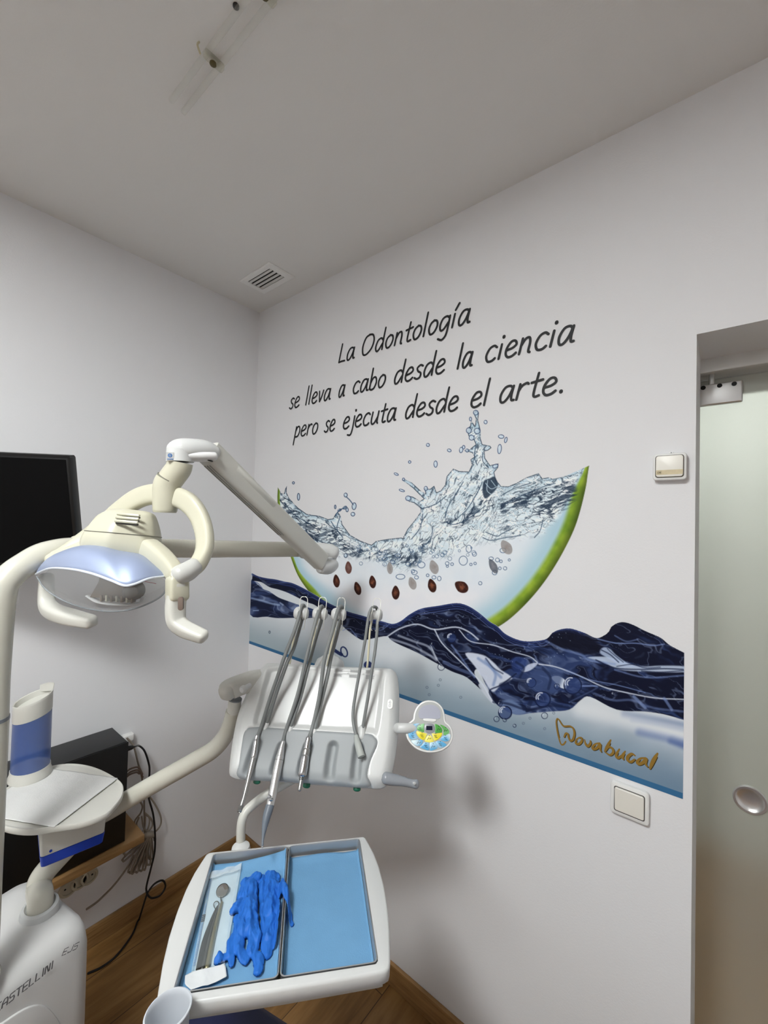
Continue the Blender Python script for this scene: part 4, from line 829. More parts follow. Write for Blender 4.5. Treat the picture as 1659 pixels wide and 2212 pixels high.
# sprung arm: a deep rectangular beam with a bevelled lower edge
S0 = at(449, 975, 0.955); S1 = at(694, 1213, 1.27)
sd = nrm(S1 - S0); sside = nrm(np.cross(sd, X3[2])); sup = np.cross(sside, sd); sup = sup if sup[2] > 0 else -sup
one('spring_arm', tube([S0, S1], [[0.021, 0.0270], [0.019, 0.0265]], 20, 1, ends=(False, False), up=sup, sec=rsec(1, 1, 0.42, 5)), M_offw, lp)
sp_ = MB()
for o_ in (-0.010, 0.0, 0.010): sp_.add(tube([S0 + sd * 0.02 - sup * 0.0268 + sside * o_, S0 + (S1 - S0) * 0.62 - sup * 0.0262 + sside * o_], 0.0022, 8, 1))
sp_.build('spring_slot', mat('slot_grey', (150, 150, 146), 0.5, var=0.03), lp)
sc_ = 1 if (sside @ (CAM - S0)) > 0 else -1
Pq = rsec(0.075, 0.008, 0.007, 4)
one('access_cover', prism(Pq, S0 * 0.70 + S1 * 0.30 + sside * sc_ * 0.0185 + sup * 0.0125, sd, sup, sside * sc_, 0.0, 0.0022, 0.0008), M_offw, lp)
# elbow cover and two-part neck
one('elbow_cover', tube(pts([(378, 984, 0.905), (386, 975, 0.91), (405, 972, 0.92), (440, 973, 0.945), (462, 977, 0.96)]), [[0.013, 0.02], [0.024, 0.0255], [0.0265, 0.0255], [0.0255, 0.0235], [0.019, 0.018]], 26, 6, up=CU), M_white, lp)
one('elbow_cap', tube(pts([(389, 972, 0.912), (389, 998, 0.912)]), [0.0268, 0.0280], 26, 1, ends=(False, False)), M_white, lp)
one('elbow_shroud', tube(pts([(404, 985, 0.915), (435, 986, 0.93), (462, 986, 0.945)]), [[0.019, 0.012], [0.0195, 0.012], [0.015, 0.010]], 20, 4, up=CU), mat('cool_white_plastic', (222, 222, 222), 0.3, var=0.012), lp)
one('shadow_notch', tube(pts([(447, 993, 0.935), (457, 996, 0.935)]), [[0.0100, 0.0018], [0.008, 0.0018]], 10, 1, up=CU), M_black, lp)
stk = at(367.5, 986, 0.881); sn = nrm(CAM - stk); su = nrm(CR - sn * (CR @ sn)); sv = np.cross(sn, su)
st_ = one('sticker', prism(rsec(0.0072, 0.0086, 0.0008, 3), stk, su, sv, sn, -0.006, 0.0004), M_white, lp)
M_blue = mat('sticker_blue', (62, 122, 190), 0.5, var=0.03)
many('sticker_mark', [lathe([(0.0042, 0.0004), (0.0042, 0.0008), (0.0001, 0.0008)], stk + sv * 0.0022, sn, 24)] + [ribbon(np.array([(-0.0055, -0.0055), (0.0055, -0.0055)]), 0.0014, stk, su, sv, sn, 0.0008, 0)], M_blue, st_)
one('sticker_letter', ribbon(np.array([(0.0016, 0.0036), (0.0, 0.0045), (-0.0016, 0.0030), (-0.0014, 0.0010), (0.0006, 0.0003), (0.0017, 0.0016), (0.0003, 0.0018)]), 0.0007, stk, su, sv, sn, 0.0011, 4), M_white, st_)
one('upper_neck', tube(pts([(389, 999, 0.912), (386, 1012, 0.912), (376, 1026, 0.912), (366, 1040, 0.912), (361, 1052, 0.912)]), [0.0262, 0.0262, 0.0262, 0.0262, 0.0262], 26, 6, ends=(False, False)), M_ivory, lp)
one('lower_neck', tube(pts([(366, 1036, 0.912), (361, 1046, 0.912), (358.5, 1060, 0.912), (357.5, 1085, 0.912), (356.5, 1104, 0.912)]), [0.0268, 0.0272, 0.0270, 0.0258, 0.0240], 26, 6, ends=(False, False)), M_ivory, lp)
one('neck_seam', tube(pts([(367.5, 1034, 0.912), (366.3, 1036, 0.912)]), 0.0270, 26, 1, ends=(False, False)), mat('seam_grey', (120, 118, 106), 0.6, var=0.03), lp)
one('neck_end', tube(pts([(356.5, 1102, 0.912), (356.3, 1107, 0.912)]), [0.0246, 0.0225], 26, 1, ends=(False, False)), M_ivory, lp)
# yoke: a bent arm of flat oval section from hinge to hinge
yk = [(396, 1238, 0.800), (424, 1222, 0.822), (441, 1188, 0.845), (441, 1150, 0.868), (428, 1112, 0.89), (404, 1084, 0.905), (372, 1071, 0.915), (336, 1067, 0.918), (300, 1076, 0.92), (262, 1101, 0.918), (218, 1138, 0.908), (172, 1172, 0.89), (140, 1196, 0.872), (122, 1206, 0.862)]
yr = [[0.0135, 0.0125], [0.0140, 0.012], [0.0145, 0.0105], [0.0150, 0.0105], [0.0160, 0.0110], [0.0175, 0.0120], [0.0180, 0.0125], [0.0180, 0.0125], [0.0175, 0.0125], [0.016, 0.012], [0.014, 0.0115], [0.0125, 0.011], [0.012, 0.0115], [0.012, 0.012]]
one('yoke', tube(pts(yk), [[a * 1.22, b_ * 1.12] for a, b_ in yr], 18, 7, up=None, sec=rsec(1, 1, 0.6, 4)), M_ivory, lp)
one('hinge_cap', tube(pts([(388, 1242, 0.795), (404, 1235, 0.805), (420, 1224, 0.815)]), [0.0188, 0.0192, 0.0172], 22, 4), mat('light_grey_plastic', (186, 186, 182), 0.35, var=0.012), lp)
one('hinge_disc', lathe([(0.0001, -0.004), (0.0155, -0.004), (0.0175, 0.0), (0.0155, 0.006), (0.0001, 0.006)], at(383, 1247, 0.797), CR * 0.86 + CU * 0.4, 26), M_ivory, lp)
one('hinge_cap', tube(pts([(113, 1211, 0.858), (121, 1206, 0.862)]), 0.0150, 22, 1), M_ivory, lp)
# housing: rings from the wide rim up to the slotted top
def ringpts(L): return np.array([at(*q) for q in L])
HSEC = resample(np.array([(-0.97, 0.25), (-1.0, -0.25), (-0.86, -0.72), (-0.70, -0.86), (0.06, -1.0), (0.16, -0.97), (0.86, -0.46), (1.0, -0.20), (0.98, 0.3), (0.75, 0.8), (-0.75, 0.8)]), 48)
def hx(cxp, cyp, d, wx, dep, n=48, sq=2.6, tilt=0.0):
    out = []
    for k in range(n):
        X = HSEC[k, 0] * wx; Y = HSEC[k, 1] * dep
        out.append(at(cxp, cyp, d) + CR * (X * d / FPX) + (nrm(CF - CU * 0.12)) * Y + CU * (-X * tilt * d / FPX))
    return np.array(out)
HR = [hx(264, 1202, 0.872, 70, 0.050, tilt=0.08), hx(266, 1180, 0.876, 73, 0.062, tilt=0.08), hx(270, 1160, 0.880, 69, 0.064, tilt=0.08), hx(276, 1138, 0.884, 61, 0.058, tilt=0.08), hx(280, 1120, 0.888, 54, 0.048, tilt=0.08), hx(287, 1108, 0.890, 42, 0.038, tilt=0.08), hx(291, 1103, 0.892, 28, 0.026, tilt=0.08)]
HS = cr3(np.array(HR).reshape(len(HR), -1), 4).reshape(-1, 48, 3)
hs = one('lamp_housing', loft(list(HS), (True, True)), M_ivory, lp, ang=50)
one('housing_seam', tube(np.vstack([hx(271.6, 1154, 0.8808, 67.6, 0.0637, tilt=0.08)]), 0.0007, 6, 1, closed=True), mat('seam_grey', (120, 118, 106), 0.6, var=0.03), hs)
for k in range(3):
    p0 = at(250 + 2.5 * k, 1125 - 7.5 * k, 0.826 + 0.009 * k); p1 = at(296 + 2 * k, 1129 - 7.5 * k, 0.828 + 0.009 * k)
    one('vent_slat', tube([p0, p1], 0.0032, 8, 1), M_ivory, hs); one('vent_slot', tube([p0 - CU * 0.0042 + CF * 0.002, p1 - CU * 0.0042 + CF * 0.002], 0.0022, 8, 1), mat('slot_dark', (60, 58, 52), 0.6, var=0.05), hs)
one('shoulder', tube(pts([(322, 1184, 0.845), (346, 1203, 0.828), (368, 1226, 0.812), (378, 1240, 0.80)]), [[0.017, 0.019], [0.017, 0.0185], [0.0155, 0.017], [0.0135, 0.014]], 18, 5, sec=rsec(1, 1, 0.5, 4)), M_ivory, lp)
one('shoulder', tube(pts([(196, 1180, 0.87), (168, 1192, 0.868), (140, 1202, 0.865), (122, 1209, 0.862)]), [[0.016, 0.018], [0.0155, 0.017], [0.0145, 0.0155], [0.013, 0.0135]], 18, 5, sec=rsec(1, 1, 0.5, 4)), M_ivory, lp)
# silver-blue visor between housing and lens
back = cr3(pts([(80, 1238, 0.845), (112, 1214, 0.86), (150, 1196, 0.868), (187, 1184, 0.868), (225, 1183, 0.862), (262, 1191, 0.855), (310, 1200, 0.845), (336, 1222, 0.825), (358, 1244, 0.805)]), 6)
lip = cr3(pts([(78, 1240, 0.838), (108, 1228, 0.80), (150, 1229, 0.765), (195, 1238, 0.745), (240, 1254, 0.735), (268, 1265, 0.735), (290, 1262, 0.742), (322, 1250, 0.765), (358, 1245, 0.802)]), 6)
nl = len(lip); M_vis = mat('visor_silver', (150, 162, 190), 0.48, metal=0.3, var=0.03, coat=0.15)
rows = []
for j in range(15):
    t = j / 14; bulge = 0.030 * math.sin(math.pi * t) * np.sin(np.linspace(0, math.pi, nl))[:, None] ** 0.7
    rows.append(back * (1 - t) + lip * t + bulge * nrm(CU - CF * 0.7))
V = np.vstack(rows); F = [(a * nl + i, a * nl + i + 1, (a + 1) * nl + i + 1, (a + 1) * nl + i) for a in range(14) for i in range(nl - 1)]
vz = one('visor', (V, F), M_vis, lp, ang=60); md = vz.modifiers.new('thick', 'SOLIDIFY'); md.thickness = 0.0022; md.offset = 0
one('visor_rim', tube(lip, 0.0024, 8, 1), mat('visor_edge', (206, 212, 222), 0.2, var=0.02), vz)
# clear lens cover below the visor, a second wall behind it
low = cr3(pts([(80, 1246, 0.835), (98, 1272, 0.80), (135, 1296, 0.778), (178, 1312, 0.768), (225, 1320, 0.765), (270, 1319, 0.768), (316, 1306, 0.778), (352, 1284, 0.792), (362, 1256, 0.80)]), 6)
M_lens = film('lens_clear', (170, 172, 174), 0.24, 0.06)
def sheetof(A, B, dirv, amt, m=9):
    rows = []
    for j in range(m):
        t = j / (m - 1); rows.append(A * (1 - t) + B * t + amt * math.sin(math.pi * t) * np.sin(np.linspace(0, math.pi, nl))[:, None] ** 0.8 * nrm(dirv))
    V = np.vstack(rows); return V, [(a * nl + i, a * nl + i + 1, (a + 1) * nl + i + 1, (a + 1) * nl + i) for a in range(m - 1) for i in range(nl - 1)]
ln = one('lens', sheetof(lip, low, -CF - CU * 0.4, 0.018), M_lens, lp, ang=60)
mid = cr3(pts([(80, 1244, 0.84), (104, 1264, 0.835), (140, 1282, 0.835), (182, 1294, 0.835), (225, 1299, 0.832), (270, 1296, 0.83), (316, 1284, 0.828), (350, 1268, 0.82), (362, 1254, 0.808)]), 6)
one('lens_floor', sheetof(low, mid, -CU, 0.006, 5), film('lens_clear_edge', (200, 204, 206), 0.30, 0.08), ln, ang=60)
one('lens_back', sheetof(mid, back - CU * 0.012, CF, 0.010), M_lens, ln, ang=60)
one('lens_rim', tube(low, 0.0016, 8, 1), film('lens_rim_clear', (150, 156, 160), 0.75, 0.1), ln)
# lamp holder seen through the lens
M_bulb = mat('bulb_bracket', (80, 66, 48), 0.45, var=0.05); M_brk = mat('bracket_taupe', (128, 114, 98), 0.45, var=0.03)
bc = at(258, 1262, 0.812)
one('bulb_holder', prism(np.array([(-0.050, -0.024), (0.014, -0.026), (0.030, -0.008), (0.036, 0.034), (-0.026, 0.038), (-0.034, 0.006)]), bc, CR, CU, -CF, -0.014, 0.012, 0.003), M_brk, ln)
one('bulb_cap', prism(np.array([(-0.024, 0.004), (0.05, -0.004), (0.05, 0.034), (-0.020, 0.038)]), at(255, 1253, 0.818), CR, CU, -CF, -0.010, 0.004, 0.002), M_bulb, ln)
one('bulb_shield', lathe([(0.0001, 0.014), (0.012, 0.012), (0.018, 0.004), (0.019, -0.008), (0.0001, -0.008)], at(288, 1276, 0.806), -CF + CR * 0.2, 24), mat('smoked_glass', (120, 116, 108), 0.15, var=0.05), ln)
for k in range(7):
    p0 = at(222 + 11 * k, 1291 + 0.6 * k, 0.803); one('cooling_fin', rbox(p0, (0.0018, 0.0060, 0.006), 0.0005, (CR, CU, CF), 1), M_ivory if k % 2 else M_brk, ln)
one('reflector_rail', tube(pts([(190, 1287, 0.806), (215, 1301, 0.80), (255, 1306, 0.798), (298, 1303, 0.80), (310, 1290, 0.806)]), [[0.006, 0.0022]] * 5, 10, 5, up=CU), M_white, ln)
one('warning_print', ribbon(np.array([(0, 0), (0.022, -0.004)]), 0.0010, at(312, 1256, 0.788), CR, CU, -CF, 0.0, 0), mat('warning_red', (170, 70, 84), 0.6, var=0.05), ln)
# two grab handles
def handle(L, R, cap):
    h = one('handle', tube(pts(L), R, 18, 7, up=None, sec=rsec(1, 1, 0.55, 4)), M_offw, lp)
    return h
hr = handle([(384, 1262, 0.795), (381, 1290, 0.793), (379, 1318, 0.79), (382, 1343, 0.787), (398, 1358, 0.782), (418, 1367, 0.777), (438, 1375, 0.773)], [[0.016, 0.0135], [0.0165, 0.0138], [0.0165, 0.0138], [0.0155, 0.0138], [0.0138, 0.0138], [0.0130, 0.0120], [0.0118, 0.0105]], None)
one('handle_block', tube(pts([(383, 1252, 0.797), (383, 1290, 0.794)]), [[0.0175, 0.015], [0.0178, 0.0152]], 16, 1, sec=rsec(1, 1, 0.3, 4)), M_ivory, lp)
one('handle_window', prism(rsec(0.0048, 0.0125, 0.0046, 5), at(390, 1304, 0.772), CR, nrm(CU), -CF, -0.004, 0.0012, 0.0005), mat('window_brown', (112, 98, 90), 0.3, var=0.05), hr)
handle([(101, 1246, 0.862), (100, 1285, 0.858), (104, 1310, 0.85), (122, 1324, 0.836), (155, 1334, 0.82), (196, 1343, 0.805)], [[0.0125, 0.0115], [0.0135, 0.012], [0.0145, 0.013], [0.0155, 0.0138], [0.0160, 0.0130], [0.0125, 0.0115]], None)
# ---------------------------------------------------------------- instrument console (sloping table with the handpieces)
CO = at(656, 1688, 0.955)
CA = nrm((0.829, 0.559, 0)); CS = nrm(np.array([-0.34, 0.505, 0.793])); CS = nrm(CS - CA * (CS @ CA)); CN = np.cross(CA, CS)
K5 = lambda *p: cr(p, 480, 1420, 0.25316)
def c2(L, off=0.0): return np.array([[(onp(x, y, CO + CN * off, CN) - CO) @ CA, (onp(x, y, CO + CN * off, CN) - CO) @ CS] for x, y in L])
def cp(x, y, off=0.0): return onp(x, y, CO + CN * off, CN)
con = thing('instrument_console', 'white sloping instrument console with a grey pad and a round keypad', 'dental console', CO - CN * 0.05)
OUT = c2(crom(K5((60, 1012), (145, 1032), (500, 1052), (900, 1085), (1240, 1107), (1345, 1110), (1400, 1080), (1440, 1000), (1472, 850), (1492, 700), (1506, 500), (1508, 330), (1502, 210), (1488, 130), (1455, 88), (1400, 72), (1100, 62), (700, 42), (400, 28), (345, 40), (312, 75), (230, 205), (165, 340), (110, 480), (75, 640), (50, 800), (35, 940), (38, 990)), 5, True))
OUT = resample(OUT, 200)
REC = c2(crom(K5((262, 590), (300, 380), (355, 190), (410, 75), (700, 66), (1100, 84), (1370, 100), (1385, 200), (1375, 350), (1350, 560), (1325, 655), (1260, 650), (800, 625), (500, 605)), 4, True))
PAD = c2(crom(K5((142, 1030), (140, 900), (165, 720), (178, 650), (200, 618), (270, 590), (700, 612), (1100, 638), (1262, 650), (1300, 672), (1332, 715), (1322, 770), (1285, 850), (1258, 930), (1243, 1010), (1240, 1106), (900, 1085), (500, 1052)), 5, True))
def sd_(P, Q):
    d = Canvas.dist(Q[:, 0], Q[:, 1], P, True); i = Canvas.inside(Q[:, 0], Q[:, 1], P); return np.where(i, d, -d)
GRV = [c2(K5(*g)) for g in (((300, 740), (245, 880), (200, 1040)), ((512, 770), (468, 900), (425, 1060)), ((735, 770), (695, 900), (665, 1070)), ((948, 765), (925, 900), (905, 1090)), ((1165, 775), (1145, 930), (1128, 1120)))]
HGR = [c2(K5(*g)) for g in (((385, 560), (450, 300), (520, 60)), ((590, 580), (665, 320), (730, 60)), ((800, 600), (850, 330), (900, 60)))]
def h_body(Q, t):
    e = sd_(OUT, Q); r = 0.024; h = -0.020 * np.clip(1 - e / r, 0, 1) ** 2
    d = sd_(REC, Q); h = h - 0.0085 * sm(0.0, 0.014, d)
    h = h - 0.022 * sm(0.002, 0.012, sd_(PAD, Q))
    for g in HGR: h = h - 0.004 * (1 - sm(0.002, 0.012, Canvas.dist(Q[:, 0], Q[:, 1], g))) * sm(0.0, 0.014, d)
    return h
one('body', shell(OUT, CO, CA, CS, CN, h_body, 84, 0.062, 0.021, 0.10), M_white, con, ang=70)
one('base_shell', shell(OUT * 0.93 + OUT.mean(0) * 0.07, CO - CN * 0.05, CA, CS, -CN, lambda Q, t: 0.012 * np.clip(sd_(OUT * 0.93 + OUT.mean(0) * 0.07, Q) / 0.03, 0, 1) ** 0.5 + 0.0 * Q[:, 0], 12), M_offw, con, ang=60)
PADr = resample(PAD, 170)
def h_pad(Q, t):
    e = sd_(PADr, Q); h = 0.0035 - 0.006 * np.clip(1 - e / 0.008, 0, 1) ** 2
    for g in GRV:
        d = Canvas.dist(Q[:, 0], Q[:, 1], g); h = h - 0.0140 * (1 - sm(0.003, 0.0150, d)) * sm(0.001, 0.022, e)
    s0 = Q[:, 1]; h = h - 0.012 * np.clip((0.022 - s0) / 0.03, 0, 1) ** 2
    return h
one('grip_pad', shell(PADr, CO, CA, CS, CN, h_pad, 70), M_pad, con, ang=75)
# hose outlets, text label, sticker and little feet
for x, y, w in ((376, 572, 1.0), (588, 590, 1.0), (792, 606, 1.0), (1194, 628, 1.25)):
    q = cp(*K5((x, y))[0], -0.004); one('hose_outlet', tube([q - CS * 0.012 * w, q + CS * 0.006 * w], [0.0078 * w, 0.0062 * w], 16, 1), M_white, con)
def bars(x0, y0, n, w, dy):
    b = []
    for k in range(n):
        q = 0.12 * w * ((k * 37) % 5) / 4; b.append(ribbon(np.array([(x0 + q * 0.4, y0 - k * dy), (x0 + w - q, y0 - k * dy)]), dy * 0.32, CO, CA, CS, CN, -0.0070, 0))
    return b
M_txt = mat('label_grey_ink', (112, 114, 118), 0.6, var=0.03)
lab = MB()
for (x, y), n in (((955, 92), 4), ((948, 134), 4), ((1090, 98), 4), ((1080, 142), 4), ((1222, 104), 4), ((1222, 148), 5)):
    a = c2(K5((x, y)))[0]
    for q in bars(a[0], a[1], n, 0.0235, 0.0019): lab.add(q)
for x, y in ((1074, 128), (1205, 135)):
    a = c2(K5((x, y)))[0]; T = np.array([(-0.0022, -0.0016), (0.0022, -0.0016), (0, 0.0022), (-0.0022, -0.0016)]); lab.add(ribbon(T + a, 0.0007, CO, CA, CS, CN, -0.0070, 0))
lab.build('warning_print', M_txt, con, flat=True)
a = c2(K5((1432, 398)))[0]
stc = one('sticker', prism(rsec(0.0065, 0.0115, 0.006, 6) + a, CO, CA, CS, CN, -0.004, 0.0006), mat('sticker_white', (240, 240, 238), 0.5, var=0.01), con)
many('sticker_icons', [ribbon(np.array([(-0.0026, 0.0028), (0.0026, 0.0028), (0, 0.0072), (-0.0026, 0.0028)]) + a, 0.0008, CO, CA, CS, CN, 0.0008, 0), ribbon(np.array([(-0.0018, -0.0066), (0.0018, -0.0066), (0.0018, -0.002), (0.0008, -0.0006), (0.0008, 0.0006), (-0.0008, 0.0006), (-0.0008, -0.0006), (-0.0018, -0.002), (-0.0018, -0.0066)]) + a, 0.0006, CO, CA, CS, CN, 0.0008, 0)], M_txt, stc, flat=True)
M_grn = mat('dark_green_plastic', (18, 92, 68), 0.35, var=0.05)
for x, y in ((296, 1058), (720, 1092), (1150, 1120)):
    q = cp(*K5((x, y))[0], -0.020); one('foot_tab', tube([q + CS * 0.008, q - CS * 0.002], [[0.0085, 0.005], [0.0085, 0.005]], 16, 1), M_grn, con)
# right-hand grip
gp = [at(*K5((1395, 1030))[0], 0.955), at(*K5((1440, 1040))[0], 0.955), at(*K5((1530, 1055))[0], 0.952), at(*K5((1610, 1075))[0], 0.950), at(*K5((1655, 1082))[0], 0.948)]
hg = one('side_grip', tube(gp, [[0.013, 0.0125], [0.013, 0.0125], [0.0105, 0.0102], [0.0084, 0.0088], [0.0092, 0.0098]], 22, 6), mat('grip_grey', (140, 144, 150), 0.25, var=0.02, coat=0.3), con)
one('grip_stud', lathe([(0.003, 0), (0.003, 0.0012), (0.0001, 0.0016)], at(*K5((1640, 1073))[0], 0.9365), -CF, 14), M_white, hg)
# left joint, collar and support arm
one('joint_box', tube([at(*K5(q)[0], d) for q, d in (((32, 305), 1.075), ((60, 275), 1.085), ((140, 240), 1.10), ((250, 200), 1.12), ((330, 175), 1.13))], [[0.018, 0.0205], [0.024, 0.0225], [0.026, 0.0225], [0.026, 0.022], [0.02, 0.02]], 22, 5, up=CU, sec=rsec(1, 1, 0.55, 5)), M_offw, con)
kn = at(*K5((186, 268))[0], 1.045); one('locking_knob', lathe([(0.0001, 0.010), (0.006, 0.0095), (0.0088, 0.006), (0.0092, 0), (0.006, -0.006), (0.006, -0.022), (0.0001, -0.022)], kn, -CF * 0.8 - CR * 0.3, 20), M_white, con)
one('joint_ring', tube([at(*K5((112, 352))[0], 1.10), at(*K5((110, 362))[0], 1.10)], 0.0172, 22, 1, ends=(False, False)), M_midg, con)
one('arm_collar', tube([at(*K5((108, 362))[0], 1.10), at(*K5((100, 470))[0], 1.10)], [0.0165, 0.0175], 22, 1, ends=(False, False)), M_offw, con)
HUBP = at(205, 1766, 1.06)
one('support_arm', tube([HUBP, at(240, 1748, 1.075), at(330, 1695, 1.09), at(420, 1644, 1.105), at(462, 1618, 1.11), at(486, 1590, 1.11), at(497, 1562, 1.105), at(503, 1535, 1.10)], [0.0222, 0.0222, 0.0222, 0.0222, 0.0218, 0.021, 0.0195, 0.0175], 22, 7, ends=(False, False)), M_cream, con)
# rear cover behind the top edge
one('rear_cover', lathe([(0.0001, 0.036), (0.022, 0.030), (0.040, 0.016), (0.046, -0.004), (0.044, -0.05), (0.0001, -0.05)], at(712, 1440, 1.24), X3[2] * 0.9 + CA * 0.1, 30), M_white, con)
# whip rods with spool heads and wire guides; the wires are of one pattern
WIRE_L = ((250, 62), (228, 63), (208, 80), (197, 115), (190, 180), (182, 250), (160, 330), (158, 420), (160, 490), (170, 530), (180, 540))
WIRE_R = ((264, 62), (285, 66), (302, 90), (308, 130), (303, 200), (296, 260), (280, 340), (268, 420), (266, 490), (258, 532), (243, 548), (226, 545))
HEAD = [((213, 310), 1.150, 0), ((493, 320), 1.145, 280), ((772, 328), 1.140, 559), ((1315, 335), 1.135, 1090)]
K8 = lambda p: (620 + p[0] * 0.14467, 1280 + p[1] * 0.14467)
RODS = [((12, 1120), (45, 1030), (105, 650), (150, 500), (195, 350)), ((305, 1130), (345, 1000), (395, 700), (430, 500), (470, 360)), ((590, 1130), (630, 960), (690, 640), (715, 500), (750, 370)), ((1196, 1120), (1203, 1060), (1222, 800), (1240, 560), (1275, 380))]
M_rod = mat('cream_rod', (224, 218, 190), 0.35, var=0.02); M_wire = mat('white_wire', (232, 232, 226), 0.3, var=0.01)
for (hp, d, off), rod in zip(HEAD, RODS):
    c = at(*K8(hp), d); k = 0.14467 * d / FPX
    w = one('whip_arm', tube([at(*K8(q), d + 0.022 - 0.012 * i / 4) for i, q in enumerate(rod)], 0.0030, 10, 4), M_rod, con)
    ax = nrm(CA + CF * 0.05)
    one('spool', lathe([(0.0001, -0.0205), (0.010, -0.0195), (0.0155, -0.0150), (0.0175, -0.0095), (0.0172, -0.0060), (0.0125, -0.0050), (0.0122, 0.0050), (0.0172, 0.0060), (0.0175, 0.0095), (0.0155, 0.0150), (0.010, 0.0195), (0.0001, 0.0205)], c, ax, 26), M_white, w)
    dyo = hp[1] - 310
    for L in (WIRE_L, WIRE_R):
        Pw = []
        for (x, y) in L:
            fr = 0.022 if 180 < y < 450 else 0.012
            Pw.append(at(*K8((x + off, y + dyo)), d - fr))
        one('wire_guide', tube(Pw, 0.00105, 8, 5), M_wire, w)
# keypad on a stub to the right
kc = at(927, 1572, 0.985); kn_ = nrm(nrm(CAM - kc) * 0.8 + CN * 0.5 + X3[2] * 0.05); kx = nrm(CR - kn_ * (CR @ kn_)); ky = np.cross(kn_, kx)
def k2(L):
    out = []
    for x, y in L:
        q = onp(860 + x * 0.08439, 1490 + y * 0.08439, kc, kn_) - kc; out.append((q @ kx, q @ ky))
    return np.array(out)
KO = [(800, 262), (690, 275), (560, 340), (460, 450), (405, 570), (385, 680), (378, 745), (330, 785), (262, 845), (215, 940), (192, 1050), (195, 1150), (235, 1270), (310, 1385), (410, 1480), (520, 1545), (650, 1595), (800, 1615), (950, 1608), (1100, 1570), (1220, 1505), (1320, 1420), (1385, 1300), (1412, 1190), (1405, 1080), (1370, 970), (1300, 880), (1225, 815), (1208, 740), (1195, 620), (1160, 500), (1100, 400), (1020, 325), (920, 278)]
KO2 = resample(k2(crom(KO, 4, True)), 120)
kp = one('keypad', prism(KO2, kc, kx, ky, kn_, -0.018, 0.0, 0.0035), M_plate, con)
one('keypad_face', prism(inset(KO2, 0.0040), kc, kx, ky, kn_, -0.002, 0.0003), mat('keypad_grey', (172, 174, 172), 0.45, var=0.01), kp, flat=True)
one('stub', tube([cp(*K5((1490, 605))[0], -0.03), at(*K5((1530, 605))[0], 0.99), kc - kn_ * 0.012 - kx * 0.028], [0.012, 0.0118, 0.011], 18, 4), M_white, con)
kq = lambda L, h0, h1, b=0.0, n=3: prism(k2(crom(L, n, True)), kc, kx, ky, kn_, h0, h1, b)
one('window', kq([(530, 690), (520, 600), (560, 500), (650, 415), (790, 385), (920, 400), (1020, 460), (1080, 560), (1085, 660), (1060, 735), (960, 745), (800, 735), (640, 740), (570, 735)], 0.0002, 0.0010), mat('lavender_window', (166, 168, 182), 0.3, var=0.01), kp)
one('light_bar', kq([(640, 750), (670, 738), (800, 738), (940, 752), (970, 775), (960, 808), (900, 822), (800, 815), (690, 800), (645, 780)], 0.0003, 0.0022, 0.0004), M_plate, kp)
dr = one('display_ring', kq([(800, 865), (890, 885), (940, 980), (915, 1070), (850, 1112), (780, 1118), (700, 1075), (668, 980), (710, 885)], 0.0003, 0.0016, 0.0003), mat('ring_grey', (138, 140, 148), 0.3, var=0.02), kp)
one('display', kq([(722, 928), (875, 930), (878, 1038), (715, 1032)], 0.0014, 0.0021, 0, 1), mat('display_navy', (10, 16, 44), 0.2, var=0.05), kp)
def kmat(n, c0, c1):
    m = bpy.data.materials.new(n); m.use_nodes = True; nt = m.node_tree; b = nt.nodes['Principled BSDF']; tc = nt.nodes.new('ShaderNodeTexCoord'); g = nt.nodes.new('ShaderNodeTexNoise'); g.inputs['Scale'].default_value = 38; g.inputs['Detail'].default_value = 0
    nt.links.new(tc.outputs['Object'], g.inputs['Vector']); r = nt.nodes.new('ShaderNodeValToRGB'); r.color_ramp.elements[0].position = 0.42; r.color_ramp.elements[1].position = 0.68
    r.color_ramp.elements[0].color = tuple(lin(c0)) + (1,); r.color_ramp.elements[1].color = tuple(lin(c1)) + (1,); nt.links.new(g.outputs['Fac'], r.inputs['Fac']); nt.links.new(r.outputs['Color'], b.inputs['Base Color']); b.inputs['Roughness'].default_value = 0.35; return m
KB = kmat('key_blue', (92, 168, 212), (206, 226, 234)); KG = kmat('key_green', (74, 158, 64), (120, 186, 120)); KY = kmat('key_yellow', (226, 212, 44), (240, 232, 130))
